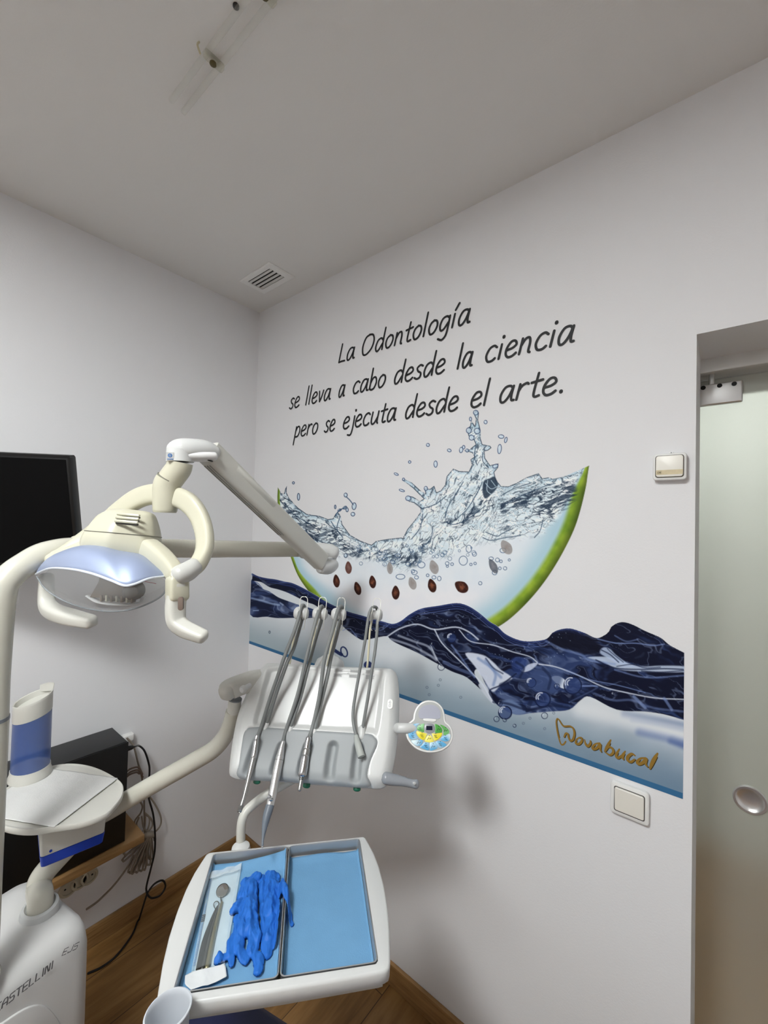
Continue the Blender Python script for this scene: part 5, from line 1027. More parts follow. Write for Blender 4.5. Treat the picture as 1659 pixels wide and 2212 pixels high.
BT = [(KG, [(650, 868), (672, 870), (655, 980), (665, 1080), (560, 1060), (485, 1010), (500, 940), (570, 890)], (560, 985)), (KG, [(935, 880), (1010, 895), (1090, 950), (1130, 1030), (1110, 1095), (1020, 1105), (945, 1095), (950, 990)], (1040, 1020)),
      (KY, [(470, 1060), (560, 1075), (650, 1100), (740, 1130), (720, 1190), (660, 1290), (560, 1240), (490, 1160)], (610, 1180)), (KY, [(740, 1190), (800, 1160), (850, 1190), (915, 1330), (800, 1348), (680, 1315)], (795, 1255)), (KY, [(865, 1120), (960, 1120), (1060, 1105), (1130, 1110), (1100, 1190), (1020, 1270), (930, 1305), (880, 1190)], (960, 1200)),
      (KB, [(440, 870), (545, 862), (500, 920), (465, 1000), (440, 1098), (350, 1060), (300, 990), (350, 910)], (385, 985)), (KB, [(275, 1060), (380, 1085), (440, 1110), (510, 1240), (420, 1270), (320, 1265), (262, 1160)], (375, 1200)), (KG, [(1070, 895), (1160, 920), (1250, 980), (1310, 1060), (1270, 1140), (1165, 1160), (1160, 1070), (1130, 970)], (1215, 1050)), (KB, [(1180, 1170), (1320, 1130), (1340, 1210), (1310, 1290), (1220, 1325), (1085, 1280), (1130, 1200)], (1212, 1250)),
      (KB, [(520, 1270), (630, 1300), (600, 1400), (520, 1440), (420, 1410), (335, 1310), (430, 1290)], (530, 1360)), (KB, [(665, 1350), (785, 1360), (788, 1540), (690, 1530), (560, 1470), (610, 1420)], (710, 1450)), (KB, [(815, 1360), (935, 1345), (1010, 1440), (1010, 1500), (900, 1545), (812, 1548)], (895, 1460)), (KB, [(955, 1340), (1080, 1310), (1200, 1370), (1240, 1420), (1160, 1470), (1060, 1490), (1000, 1420)], (1080, 1410))]
for k, (m, L, (tx, ty)) in enumerate(BT):
    bt = one('button', kq(L, 0.0003, 0.0013, 0.0003, 3), m, kp)
    ic = MB(); sg = [(tx - 45, ty + 25), (tx - 10, ty - 30), (tx + 15, ty + 10), (tx + 45, ty - 20)] if k % 2 else [(tx - 35, ty - 25), (tx + 30, ty - 20), (tx - 20, ty + 15), (tx + 35, ty + 28)]
    ic.add(ribbon(k2(sg), 0.0010, kc, kx, ky, kn_, 0.0016, 0)); ic.add(ribbon(k2([(tx - 3, ty - 78), (tx + 4, ty - 76)]), 0.0013, kc, kx, ky, kn_, 0.0016, 0))
    bt['label'] = 'printed key'; ip = ic.build('key_symbol', M_ink, kp, flat=True)

# ---------------------------------------------------------------- handpieces on their hoses
A8 = lambda *p: [K8(q) for q in p]
def hp(label, name, front, over, backp, nub, headd, rh, bodyf):
    """hose from its outlet up over the spool and down to the handpiece"""
    n0 = cp(*nub, 0.0); m = len(front)
    fr = []
    f0 = cp(*front[0], 0.012)
    for i, q in enumerate(front):
        t = i / (m - 1); d0 = (f0 - CAM) @ CF; fr.append(at(q[0], q[1], d0 + (headd - 0.018 - d0) * t ** 0.9))
    ov = [at(q[0], q[1], headd - 0.012 + 0.010 * i) for i, q in enumerate(over)]
    bk_ = []; mb = len(backp); dn_ = (n0 - CAM) @ CF
    for i, q in enumerate(backp):
        t = i / (mb); bk_.append(at(q[0], q[1], headd + 0.010 + (dn_ - headd - 0.006) * t))
    t_ = thing(name, label, 'handpiece', f0, 'handpieces hanging on the console')
    one('hose', tube(np.vstack([fr, ov, bk_, [n0]]), rh, 12, 6), M_hose, t_)
    bodyf(t_, f0); return t_
def seg(t, name, L, R, m, n=20, sm_=4, off=0.012, ends=(True, True)):
    return one(name, tube(np.array([cp(x, y, o) if o is not None else at(x, y, off) for x, y, o in L]), R, n, sm_, ends=ends), m, t)
def b1(t, f0):
    seg(t, 'coupling', [(555.5, 1590, .012), (554, 1597, .012), (553.6, 1600, .012)], [0.0052, 0.0052, 0.0046], M_chrome, ends=(True, True))
    seg(t, 'collar', [(553.4, 1601, .012), (550.4, 1622, .012), (548, 1635, .012)], [0.0062, 0.0068, 0.0070], M_chrome)
    bd = seg(t, 'shaft', [(547.6, 1637, .012), (541, 1665, .013), (534, 1695, .014), (527, 1722, .016), (521.5, 1740, .018)], [0.0062, 0.0060, 0.0052, 0.0044, 0.0042], M_steel)
    e = cp(519.0, 1747, .019); one('head', lathe([(0.0001, -0.005), (0.0048, -0.005), (0.0052, 0), (0.0048, 0.006), (0.0028, 0.0068), (0.0022, 0.005), (0.0001, 0.005)], e, nrm(-CF * 0.9 - CU * 0.3), 20), M_steel, t)
hp('slim metal turbine handpiece on a grey hose, leftmost on the console', 'turbine_handpiece', [(554.7, 1594), (565, 1569), (581, 1516), (606, 1443), (620, 1404), (634.5, 1367), (644, 1338), (648.5, 1318)], [(651.5, 1309), (655.5, 1307.5), (657.5, 1312)], [(655.5, 1326), (652, 1340), (646, 1361), (636, 1396), (627, 1417), (619, 1435), (599, 1491)], (577, 1559), 1.150, 0.0047, b1)
def b2_(t, f0):
    seg(t, 'cone', [(611.5, 1603, .012), (609, 1612, .012), (604.5, 1634, .012)], [0.0050, 0.0060, 0.0090], M_alu)
    seg(t, 'barrel', [(604.4, 1635, .012), (597, 1672, .013), (589, 1714, .016), (583.5, 1738, .018)], [0.0094, 0.0098, 0.0094, 0.0090], M_alu)
    one('ring', tube([cp(603.2, 1641, .012), cp(602.9, 1642.4, .012)], 0.0099, 22, 1, ends=(False, False)), M_steel, t)
    for x, y in ((583.2, 1721), (585.6, 1727)): one('push_button', lathe([(0.0001, 0.0062), (0.0026, 0.0056), (0.0040, 0.0034), (0.0040, -0.004), (0.0001, -0.004)], cp(x, y, .025), CN * 0.8 - CA * 0.3, 16), M_chrome, t)
    seg(t, 'nozzle', [(582.8, 1741, .018), (576, 1765, .020), (571, 1790, .022), (568, 1812, .024), (567, 1826, .026)], [0.0092, 0.0086, 0.0054, 0.0026, 0.0021], mat('slate_plastic', (104, 112, 122), 0.4, var=0.03))
    seg(t, 'nozzle_tip', [(567, 1826, .026), (566.7, 1831, .026)], [0.0015, 0.0012], M_chrome, 12, 1)
hp('silver air-water syringe with a tapering slate nozzle on the console', 'air_water_syringe', [(611, 1605), (618, 1577), (642, 1503.5), (657.6, 1439), (673.5, 1374), (683.7, 1335), (689, 1318)], [(692.5, 1310.5), (696, 1310), (698, 1314)], [(697, 1328), (694.5, 1340.8), (683.7, 1374), (672, 1417), (664.8, 1445), (649.6, 1503.5)], (629, 1567), 1.145, 0.0047, b2_)
def b3(t, f0):
    seg(t, 'coupling', [(666.5, 1595, .012), (664.5, 1604, .012), (662, 1620, .012)], [0.0068, 0.0070, 0.0074], M_chrome)
    seg(t, 'collar', [(661.8, 1621, .012), (659.4, 1634, .012)], [0.0088, 0.0086], M_steel, 20, 1)
    seg(t, 'motor', [(659.2, 1635, .012), (656, 1655, .013), (653.2, 1671, .014)], [0.0096, 0.0104, 0.0106], M_chrome)
    seg(t, 'spigot', [(652.6, 1673, .014), (651.2, 1682, .015)], [0.0050, 0.0050], M_dark, 18, 1)
    for k in range(3): one('ring', tube([cp(652.2 - 0.5 * k, 1675.5 + 3 * k, .0145), cp(652.0 - 0.5 * k, 1676.7 + 3 * k, .0145)], 0.0056, 18, 1, ends=(False, False)), M_steel, t)
    seg(t, 'spigot_end', [(651, 1684, .015), (649, 1695, .016), (647.3, 1706, .017)], [0.0040, 0.0044, 0.0042], M_steel, 18, 2)
hp('polished metal micromotor with a bare spigot end, third hose from the left', 'micromotor', [(666.8, 1596), (675, 1572), (690, 1503.5), (701, 1424.7), (717, 1366.8), (727, 1327.7), (731, 1315.5)], [(734.5, 1310.5), (737.5, 1310), (739.5, 1314)], [(737.5, 1328), (735, 1340.8), (727, 1374), (714, 1424.7), (707.8, 1458), (692.7, 1521)], (681, 1572), 1.140, 0.0050, b3)
def b4(t, f0):
    M_sc = mat('light_grey_sleeve', (166, 170, 166), 0.5, var=0.02)
    sl = seg(t, 'sleeve', [(769.5, 1591, .012), (773, 1606, .013), (777, 1621, .015), (781, 1635, .017)], [0.0058, 0.0078, 0.0084, 0.0086], M_sc, ends=(True, False))
    a, b = cp(777, 1621, .015), cp(781, 1635, .017); d = nrm(b - a); one('bore', lathe([(0.0084, -0.0005), (0.0074, 0.0008), (0.0062, -0.002), (0.0058, -0.010), (0.0001, -0.010)], b, d, 22), mat('bore_grey', (112, 114, 110), 0.6, var=0.03), t)
    one('contact_pin', tube([b - d * 0.009, b - d * 0.001], 0.0018, 10, 1), M_steel, t)
hp('empty grey hose end with an open plastic sleeve, at the right of the console', 'hose_end', [(770, 1592), (763.5, 1562), (763, 1534), (768.6, 1496), (777.5, 1446), (789, 1381), (795, 1338), (799.2, 1321)], [(804, 1312.5), (809, 1311), (814, 1314)], [(815.5, 1330), (815.3, 1343.7), (813.9, 1369.7), (809.5, 1410), (803.7, 1446), (796.5, 1496)], (783.8, 1572), 1.135, 0.0040, b4)
# ---------------------------------------------------------------- bracket table with two trays
TC = np.array([1.087, -0.623, 0.80]); TU = nrm((0.656, 0.755, 0)); TV = np.array([-TU[1], TU[0], 0]); TZ = X3[2]
def tloc(px, py, z): q = on(px, py, 2, z) - TC; return np.array([q @ TU, q @ TV])
tb = thing('bracket_table', 'white tray holder with bowed sides on a bent tube arm, carrying two trays', 'tray table', TC - [0, 0, 0.06])
half = [(0.0, 0.1435), (0.08, 0.1435), (0.165, 0.1435), (0.1715, 0.1415), (0.176, 0.125), (0.1845, 0.092), (0.190, 0.055), (0.1925, 0.010), (0.1915, -0.035), (0.187, -0.080), (0.1795, -0.125), (0.176, -0.140), (0.172, -0.1455), (0.160, -0.1475), (0.08, -0.1485), (0.0, -0.149)]
OT = np.array(half + [(-x, y) for x, y in half[-2:0:-1]]); OT = resample(OT, 160)
ang_ = np.arctan2(OT[:, 1], OT[:, 0]); IW, IH = 0.1573, 0.1344
def rectray(a):
    c, s = np.cos(a), np.sin(a); k = np.minimum(IW / np.maximum(np.abs(c), 1e-6), IH / np.maximum(np.abs(s), 1e-6)); return np.stack([c * k, s * k], 1)
IN = rectray(ang_)
tr3 = lambda Q, z: TC + Q[:, :1] * TU + Q[:, 1:] * TV + np.array([0, 0, z])
R_ = [tr3(IN, -0.020), tr3(IN, 0.0005), tr3(IN * 0.985 + OT * 0.015, 0.002), tr3(inset(OT, 0.004), 0.002), tr3(inset(OT, 0.0012), 0.0008), tr3(OT, -0.003), tr3(OT * 0.997, -0.019), tr3(inset(OT * 0.997, 0.003), -0.022), tr3(inset(OT, 0.012), -0.022)]
one('rim', loft(R_, (False, False)), M_white, tb, ang=50)
one('under_tray', loft([tr3(inset(OT, 0.010), -0.0208), tr3(inset(OT, 0.010), -0.024), tr3(inset(OT, 0.0115), -0.035), tr3(inset(OT, 0.015), -0.038)]), M_offw, tb, ang=50)
P = [at(519.5, 1846, 0.955), at(520, 1825, 0.955), at(520.5, 1790, 0.957), at(524, 1768, 0.962), at(534, 1750, 0.972), at(552, 1734, 0.985), at(575, 1717, 1.0), at(600, 1702, 1.012), at(640, 1680, 1.03)]
one('tube_arm', tube(P, 0.0100, 20, 7), M_offw, tb)
one('arm_socket', lathe([(0.0001, 0.016), (0.011, 0.015), (0.019, 0.010), (0.021, 0.002), (0.021, -0.05), (0.0001, -0.05)], on(520, 1838, 2, 0.772) , TZ, 24), M_white, tb)
q = on(520, 1838, 2, 0.772); one('arm_foot', tube([q - [0, 0, 0.035], TC + TV * 0.10 - TU * 0.05 - [0, 0, 0.045], TC - [0, 0, 0.045]], [0.016, 0.016, 0.014], 16, 3), M_offw, tb)
M_tray = mat('tray_steel', (176, 178, 180), 0.38, metal=0.75, var=0.03)
def tray(uc, label):
    hw, hh = 0.0775, 0.1335; t = thing('instrument_tray', label, 'tray', TC + TU * uc - [0, 0, 0.0205], 'metal trays on the bracket table')
    f = lambda w, h, z, r: TC + TU * uc + rsec(w, h, r, 5)[:, :1] * TU + rsec(w, h, r, 5)[:, 1:] * TV + np.array([0, 0, z])
    one('pan', loft([f(hw - 0.004, hh - 0.004, -0.0205, 0.006), f(hw - 0.0008, hh - 0.0008, -0.018, 0.007), f(hw, hh, 0.0030, 0.008), f(hw + 0.0006, hh + 0.0006, 0.0042, 0.008), f(hw - 0.0008, hh - 0.0008, 0.0046, 0.008), f(hw - 0.0016, hh - 0.0016, 0.0030, 0.007), f(hw - 0.0028, hh - 0.0028, -0.0172, 0.006), f(hw - 0.006, hh - 0.006, -0.0192, 0.005)]), M_tray, t, ang=40)
tray(-0.0790, 'left steel tray on the table, holding the pouch and blue gloves'); tray(0.0790, 'right steel tray on the table with nothing on its blue paper')
M_paper = mat('blue_paper', (106, 152, 190), 0.8, spec=0.15, bump=0.25, bscale=420, var=0.025, vscale=30)
def paper(uc, label, curl):
    def f(i, j):
        u = (i - 0.5) * 0.1490; v = -0.1285 + j * 0.252
        z = -0.0172 + 0.0008 * math.sin(9 * i + 3 * j) * math.sin(7 * j) + 0.0006
        if curl: z += 0.016 * max(0, j - 0.90) / 0.1 * (max(0, i - 0.35) / 0.65) ** 1.5 + 0.006 * max(0, j - 0.93) / 0.07
        else: z += 0.005 * max(0, j - 0.93) / 0.07 * (0.4 + 0.6 * abs(math.sin(4 * i)))
        z += 0.004 * max(0.0, abs(i - 0.5) - 0.48) / 0.02
        return TC + TU * (uc + u) + TV * v + np.array([0, 0, z])
    o = one('tray_paper', grid(f, 40, 60), M_paper); tag(o, label, 'paper', 'blue paper liners in the trays')
    md = o.modifiers.new('thick', 'SOLIDIFY'); md.thickness = 0.0003; return o
paper(-0.0790, 'blue paper liner with a curled back corner under the pouch and gloves', True); paper(0.0790, 'bare blue paper liner filling the right tray', False)

# sterile pouch, its instruments and the paper end
PZ = 0.80 - 0.0148
def t2(L, z): return np.array([tloc(x, y, z) for x, y in L])
K9 = lambda *p: cr(p, 300, 1680, 0.3496)
KG7 = lambda *p: cr(p, 420, 1830, 0.15672)
po = thing('sterile_pouch', 'clear-fronted sterilisation pouch lying in the left tray with a folded white paper end', 'pouch', on(475, 1985, 2, PZ))
ed = t2(K9((440, 605), (635, 548), (612, 740), (575, 960), (535, 1160), (325, 1215), (345, 1080), (395, 830)), PZ)
def bil(i, j, z0, amp, seed):
    A = t2(K9((322, 1213)), PZ)[0]; B = t2(K9((530, 1160)), PZ)[0]; C = t2(K9((635, 548)), PZ)[0]; D = t2(K9((440, 605)), PZ)[0]
    q = (A * (1 - i) + B * i) * (1 - j) + (D * (1 - i) + C * i) * j
    z = z0 + amp * (fbm(np.array([i * 5.0 + seed]), np.array([j * 9.0]), seed)[0] - 0.5) * min(1, 8 * min(i, 1 - i, j + 0.05, 1.04 - j))
    return TC * [1, 1, 0] + TU * q[0] + TV * q[1] + np.array([0, 0, z])
one('backing_paper', grid(lambda i, j: bil(i, j, PZ - 0.0004, 0.0006, 3), 12, 30), mat('pouch_paper', (184, 204, 214), 0.7, var=0.03, vscale=50), po)
pf = MB().add(grid(lambda i, j: bil(i, j, PZ + 0.0052 + 0.0028 * math.sin(math.pi * i), 0.006, 8), 26, 60)); fl = pf.build('clear_film', film('pouch_film', (226, 236, 240), 0.11, 0.10), po)
one('top_glint_strip', grid(lambda i, j: bil(i, 0.915 + 0.085 * j, PZ + 0.0066 + 0.0012 * math.sin(14 * i) , 0.007, 12), 30, 8), film('top_glint_film', (226, 236, 242), 0.5, 0.08), po)  # added brighter strip, its pale colour paints the glints along the top edge
def pstrip(i0, i1, j0, j1, z): 
    return grid(lambda i, j: bil(i0 + (i1 - i0) * i, j0 + (j1 - j0) * j, z, 0.0, 3), 3, 24)
one('seal_edge', pstrip(0.0, 0.075, 0.02, 0.99, PZ + 0.0007), film('seal_film', (150, 190, 216), 0.55, 0.25), po); one('seal_edge', pstrip(0.91, 1.0, 0.02, 0.99, PZ + 0.0007), film('seal_film2', (190, 214, 228), 0.5, 0.25), po)
pr = MB(); rs = np.random.RandomState(5)
for k in range(38):
    j = 0.06 + 0.88 * k / 38
    if 0.44 < j < 0.54 or 0.66 < j < 0.7: continue
    a = bil(0.05, j, PZ + 0.0013, 0, 3); b_ = bil(0.05, j + 0.012 + 0.006 * rs.rand(), PZ + 0.0013, 0, 3); pr.add(tube([a, b_], [[0.0016, 0.0001]] * 2, 4, 1, ends=(False, False), up=TZ))
pr.build('seal_print', mat('pale_blue_ink', (104, 138, 176), 0.6, var=0.05), po, flat=True)
ib = MB()
for k in range(4):
    a = bil(0.045, 0.46 + 0.02 * k, PZ + 0.0013, 0, 3); b_ = bil(0.045, 0.473 + 0.02 * k, PZ + 0.0013, 0, 3); ib.add(tube([a, b_], [[0.0030, 0.0001]] * 2, 4, 1, ends=(False, False), up=TZ))
ib.build('indicator_bars', M_ink, po, flat=True)
fp = t2(K9((285, 1222), (330, 1195), (440, 1170), (528, 1146), (536, 1165), (543, 1225), (500, 1250), (430, 1278), (360, 1295), (322, 1307), (284, 1272)), PZ + 0.006)
FPr = resample(fp, 80)
o_ = one('paper_end', shell(FPr, TC * [1, 1, 0], TU, TV, TZ, lambda Q, t: PZ + 0.0052 + 0.0035 * (fbm(Q[:, 0] * 60 + 9, Q[:, 1] * 40, 4) - 0.5), 12), mat('white_paper', (208, 211, 213), 0.8, bump=0.1, var=0.01), po)
md = o_.modifiers.new('thick', 'SOLIDIFY'); md.thickness = 0.0004
def tp(L, z): return np.array([on(x, y, 2, zz) for (x, y), zz in zip(L, z)])
IZ = PZ + 0.0032; M_oliv = mat('dull_brass_steel', (150, 146, 116), 0.38, metal=0.8, var=0.06); M_dks = mat('dark_steel', (96, 98, 94), 0.34, metal=0.9, var=0.08)
mi = thing('dental_mirror', 'round dental mirror with an olive metal handle inside the pouch', 'dental mirror', on(440, 2000, 2, PZ))
one('handle', tube(tp(K9((420, 1178), (455, 1000), (485, 870), (512, 770)), [IZ] * 4), [0.0040, 0.0038, 0.0034, 0.0022], 12, 4), M_oliv, mi)
one('shank', tube(tp(K9((512, 772), (508, 755), (505, 738)), [IZ, IZ + 0.001, IZ + 0.002]), [0.0016, 0.0013, 0.0012], 10, 3), M_dks, mi)
mcn = on(*K9((516, 696))[0], 2, IZ + 0.0028); mno = nrm(TZ * 0.93 - CF * 0.35)
hd = one('mirror_head', lathe([(0.0001, -0.0016), (0.0108, -0.0016), (0.0118, 0.0), (0.0116, 0.0011), (0.0106, 0.0013), (0.0104, 0.0007)], mcn, mno, 36), M_dks, mi)
one('mirror_glass', lathe([(0.0105, 0.0006), (0.0104, 0.0009), (0.0001, 0.0009)], mcn, mno, 36), mat('mirror_glass', (214, 214, 214), 0.08, metal=1.0, var=0.02), mi)
pb = thing('dental_probe', 'thin hooked dental probe lying between mirror and tweezers in the pouch', 'dental probe', on(425, 2010, 2, PZ))
one('handle', tube(tp(K9((392, 1182), (430, 1000), (462, 880), (478, 835)), [IZ] * 4), [0.0030, 0.0030, 0.0026, 0.0016], 12, 4), M_dks, pb)
one('hook', tube(tp(K9((478, 835), (488, 800), (494, 775), (484, 764), (470, 768), (462, 782), (466, 800), (476, 818)), [IZ + 0.001] * 8), [0.0012, 0.0010, 0.0009, 0.0008, 0.0008, 0.0008, 0.0007, 0.0006], 8, 5), M_dks, pb)
tw = thing('tweezers', 'dark steel tweezers along the left side of the pouch', 'tweezers', on(415, 2020, 2, PZ))
for dx, zz in ((0, 0.0), (7, 0.0026)): one('arm', tube(tp(K9((364 + dx, 1186), (400 + dx, 1020), (440 + dx * 0.8, 900), (470 + dx * 0.5, 822), (486, 790)), [IZ - 0.001 + zz, IZ + zz, IZ + zz, IZ + zz * 0.6, IZ]), [[0.0032, 0.0008], [0.0036, 0.0008], [0.0026, 0.0008], [0.0014, 0.0008], [0.0006, 0.0006]], 10, 5, up=TZ, sec=rsec(1, 1, 0.6, 3)), mat('black_steel', (58, 58, 56), 0.35, metal=0.8, var=0.08), tw)

# crumpled nitrile gloves: thin-walled, flattened fingers and palm with folds
M_glove = mat('blue_nitrile', (36, 102, 190), 0.55, spec=0.3, bump=0.15, bscale=260, var=0.05, vscale=60)
def glove(name, label, caps, z0, thick, folds, seed, step=0.0011, base=None):
    A = []
    for (x0, y0, r0), (x1, y1, r1), k in caps:
        p0 = t2(KG7((x0, y0)), z0)[0]; p1 = t2(KG7((x1, y1)), z0)[0]; sc = 0.000128
        A.append((p0, p1, r0 * sc, r1 * sc, k))
    allp = np.array([a[0] for a in A] + [a[1] for a in A]); lo_ = allp.min(0) - 0.02; hi_ = allp.max(0) + 0.02
    gx = np.arange(lo_[0], hi_[0], step); gy = np.arange(lo_[1], hi_[1], step); X, Y = np.meshgrid(gx, gy)
    wx_ = (fbm(X * 90, Y * 90, seed) - 0.5) * 0.0045; wy_ = (fbm(X * 90, Y * 90, seed + 3) - 0.5) * 0.0045
    Xw, Yw = X + wx_, Y + wy_; Hh = np.zeros_like(X); S = np.full(X.shape, -1.0)
    for p0, p1, r0, r1, k in A:
        v = p1 - p0; L = v @ v + 1e-12; t = np.clip(((Xw - p0[0]) * v[0] + (Yw - p0[1]) * v[1]) / L, 0, 1)
        d = np.sqrt((Xw - p0[0] - t * v[0]) ** 2 + (Yw - p0[1] - t * v[1]) ** 2); r = r0 + (r1 - r0) * t; s = (r - d); S = np.maximum(S, s)
        q = np.clip(s / r, 0, 1); pr_ = (1 - (1 - np.clip(q * 1.7, 0, 1)) ** 2) ** 0.5; lon = ((X - p0[0]) * v[0] + (Y - p0[1]) * v[1]) / math.sqrt(L); lat = (-(X - p0[0]) * v[1] + (Y - p0[1]) * v[0]) / math.sqrt(L)
        fold = 1 - np.abs(2 * fbm(lon * 30 + seed, lat * 150 + wx_ * 260, seed + 7, 2) - 1)
        Hh = np.maximum(Hh, pr_ * np.minimum(thick, r * 0.95) * k * (0.80 + 0.25 * fold ** 2 * folds))
    Hh = Hh * (0.8 + 0.4 * fbm(X * 55, Y * 55, seed + 11))
    rr_ = np.random.RandomState(seed)
    for npt, amp, cell, an in ((46, 0.80, 0.013, 4.5), (130, 0.35, 0.007, 3.0)):
        F1 = np.full(X.shape, 1e9)
        for q in rr_.rand(npt, 2):
            qx = lo_[0] + (hi_[0] - lo_[0]) * q[0]; qy = lo_[1] + (hi_[1] - lo_[1]) * q[1]; F1 = np.minimum(F1, (Xw - qx) ** 2 + ((Yw - qy) / an) ** 2)
        Hh = Hh * (1 - amp * 0.5 + amp * np.clip(np.sqrt(F1) / cell, 0, 1.3))
    Hh = np.where(S > 0, np.maximum(Hh, 0.0012), 0)
    msk = S > 0; ny, nx = X.shape
    idx = -np.ones(X.shape, int); use = np.zeros(X.shape, bool); cell = msk[:-1, :-1] & msk[1:, :-1] & msk[:-1, 1:] & msk[1:, 1:]
    use[:-1, :-1] |= cell; use[1:, :-1] |= cell; use[:-1, 1:] |= cell; use[1:, 1:] |= cell; n = use.sum(); idx[use] = np.arange(n)
    zb = np.full(X.shape, z0) if base is None else base(X, Y, z0)
    Vt = TC * [1, 1, 0] + X[use][:, None] * TU + Y[use][:, None] * TV; top = Vt + np.stack([0 * X[use], 0 * X[use], (zb + Hh)[use]], 1); bot = Vt + np.stack([0 * X[use], 0 * X[use], zb[use]], 1)
    i, j = np.where(cell); a, b_, c, d = idx[i, j], idx[i, j + 1], idx[i + 1, j + 1], idx[i + 1, j]
    F = [tuple(q) for q in np.stack([a, b_, c, d], 1)] + [tuple(q) for q in np.stack([d, c, b_, a], 1) + n]
    from collections import Counter
    E_ = Counter()
    for q in np.stack([a, b_, c, d], 1):
        for m in range(4): E_[(q[m], q[(m + 1) % 4])] += 1
    for (p, q) in list(E_):
        if (q, p) not in E_: F.append((q, p, p + n, q + n))
    o = one(name, (np.vstack([top, bot]), F), M_glove, ang=180); sub = o.modifiers.new('soft', 'SMOOTH'); sub.factor = 0.5; sub.iterations = 1
    return tag(o, label, 'glove', 'blue gloves in the left tray')
def rimlift(X, Y, z0): return z0 + 0.0225 * sm(0.014, 0.005, np.abs(X)) * 1.0 
glove('nitrile_glove', 'blue nitrile glove whose thumb hangs over the divider into the right tray', [((1000, 480, 130), (1030, 900, 150), 1.0), ((900, 470, 90), (1090, 440, 110), 0.9), ((1010, 370, 50), (1120, 480, 70), 0.8), ((1090, 560, 100), (1225, 730, 70), 0.9), ((1225, 730, 66), (1290, 900, 46), 0.9), ((1290, 900, 46), (1345, 1070, 34), 0.9),
      ((1030, 900, 130), (1020, 1250, 110), 0.85), ((1020, 1250, 108), (1000, 1470, 82), 0.7), ((1120, 950, 60), (1070, 1380, 60), 0.7)], 0.80 - 0.0148, 0.0115, 1.0, 21, base=rimlift)
glove('nitrile_glove', 'blue nitrile glove lying over the pouch with its fingers bunched towards the front', [((770, 560, 110), (740, 900, 140), 1.0), ((700, 500, 80), (850, 440, 90), 0.9), ((690, 560, 70), (660, 700, 80), 0.9), ((740, 740, 90), (590, 850, 80), 1.0), ((590, 850, 78), (540, 890, 55), 1.0), ((740, 900, 135), (690, 1150, 120), 1.0),
      ((770, 1000, 110), (830, 1280, 92), 1.1), ((830, 1280, 90), (800, 1440, 78), 1.0), ((800, 1440, 60), (880, 1560, 80), 0.9), ((880, 1560, 80), (880, 1710, 66), 0.8), ((640, 1100, 80), (520, 1330, 75), 1.0), ((520, 1330, 70), (500, 1490, 62), 1.0), ((500, 1490, 50), (515, 1630, 38), 0.9), ((480, 1500, 50), (360, 1555, 44), 1.0), ((345, 1560, 62), (310, 1585, 50), 1.1),
      ((620, 1180, 85), (600, 1420, 75), 0.9), ((620, 1440, 70), (700, 1570, 62), 0.9), ((590, 1000, 55), (570, 1240, 60), 0.8)], 0.80 - 0.0118, 0.0145, 1.0, 33)
# ---------------------------------------------------------------- water unit, hub, round table, cup, chair
M_unit = mat('unit_white', (204, 204, 203), 0.32, var=0.01)
EF = nrm((-0.2, 0.98, 0)); ES = np.array([-EF[1], EF[0], 0])   # along the unit and towards its far side
uc = at(195, 2010, 0.93); uc[2] = 0.0; uc = uc + nrm((-0.2, 0.98, 0)) * 0.012
wu = thing('water_unit', 'white dental water unit with grey lettering, at the lower left corner', 'water unit', uc + EF * -0.3 + ES * 0.13)
UL_, UW_, UH_ = 0.62, 0.27, 0.640
cen = uc - EF * UL_ / 2 + ES * UW_ / 2
def ur(z, k, sq=0.04): 
    Q = rsec(UL_ / 2 - k, UW_ / 2 - k, max(0.012, sq - k * 0.3), 8); return cen + Q[:, :1] * EF + Q[:, 1:] * ES + np.array([0, 0, z])
one('body', loft([ur(0.0, 0.012), ur(0.03, 0.0), ur(0.40, 0.0), ur(0.560, 0.001), ur(0.590, 0.005), ur(0.610, 0.012), ur(0.622, 0.026), ur(0.629, 0.052), ur(0.633, 0.09), ur(0.634, 0.120)]), M_unit, wu, ang=60)
fN = -ES
fO = uc + np.array([0, 0, 0])
def fq(px, py, off=0.0):
    q = onp(px, py, fO + fN * off, fN) - fO; return np.array([q @ EF, q[2]])
M_let = mat('unit_lettering', (96, 96, 100), 0.5, var=0.03)
CAPS = {'C': [[(1, 1), (.15, 1), (0, .75), (0, .2), (.15, 0), (1, 0)]], 'A': [[(0, 0), (0, .6), (.35, 1), (.85, 1), (1, .8), (1, 0)], [(0, .42), (1, .42)]], 'S': [[(1, 1), (.1, 1), (0, .8), (.1, .52), (.9, .52), (1, .25), (.9, 0), (0, 0)]], 'T': [[(0, 1), (1, 1)], [(.5, 1), (.5, 0)]],
        'E': [[(1, 1), (0, 1), (0, 0), (1, 0)], [(0, .5), (.85, .5)]], 'L': [[(0, 1), (0, 0), (.9, 0)]], 'I': [[(.2, 1), (.2, 0)]], 'N': [[(0, 0), (0, 1), (.25, 1), (.8, 0), (1, 0), (1, 1)]], 'K': [[(0, 1), (0, 0)], [(1, 1), (.15, .5), (1, 0)]], 'J': [[(1, 1), (1, .15), (.85, 0), (0, 0), (0, .2)]], '5': [[(1, 1), (0, 1), (0, .55), (.9, .55), (1, .3), (.9, 0), (0, 0)]]}
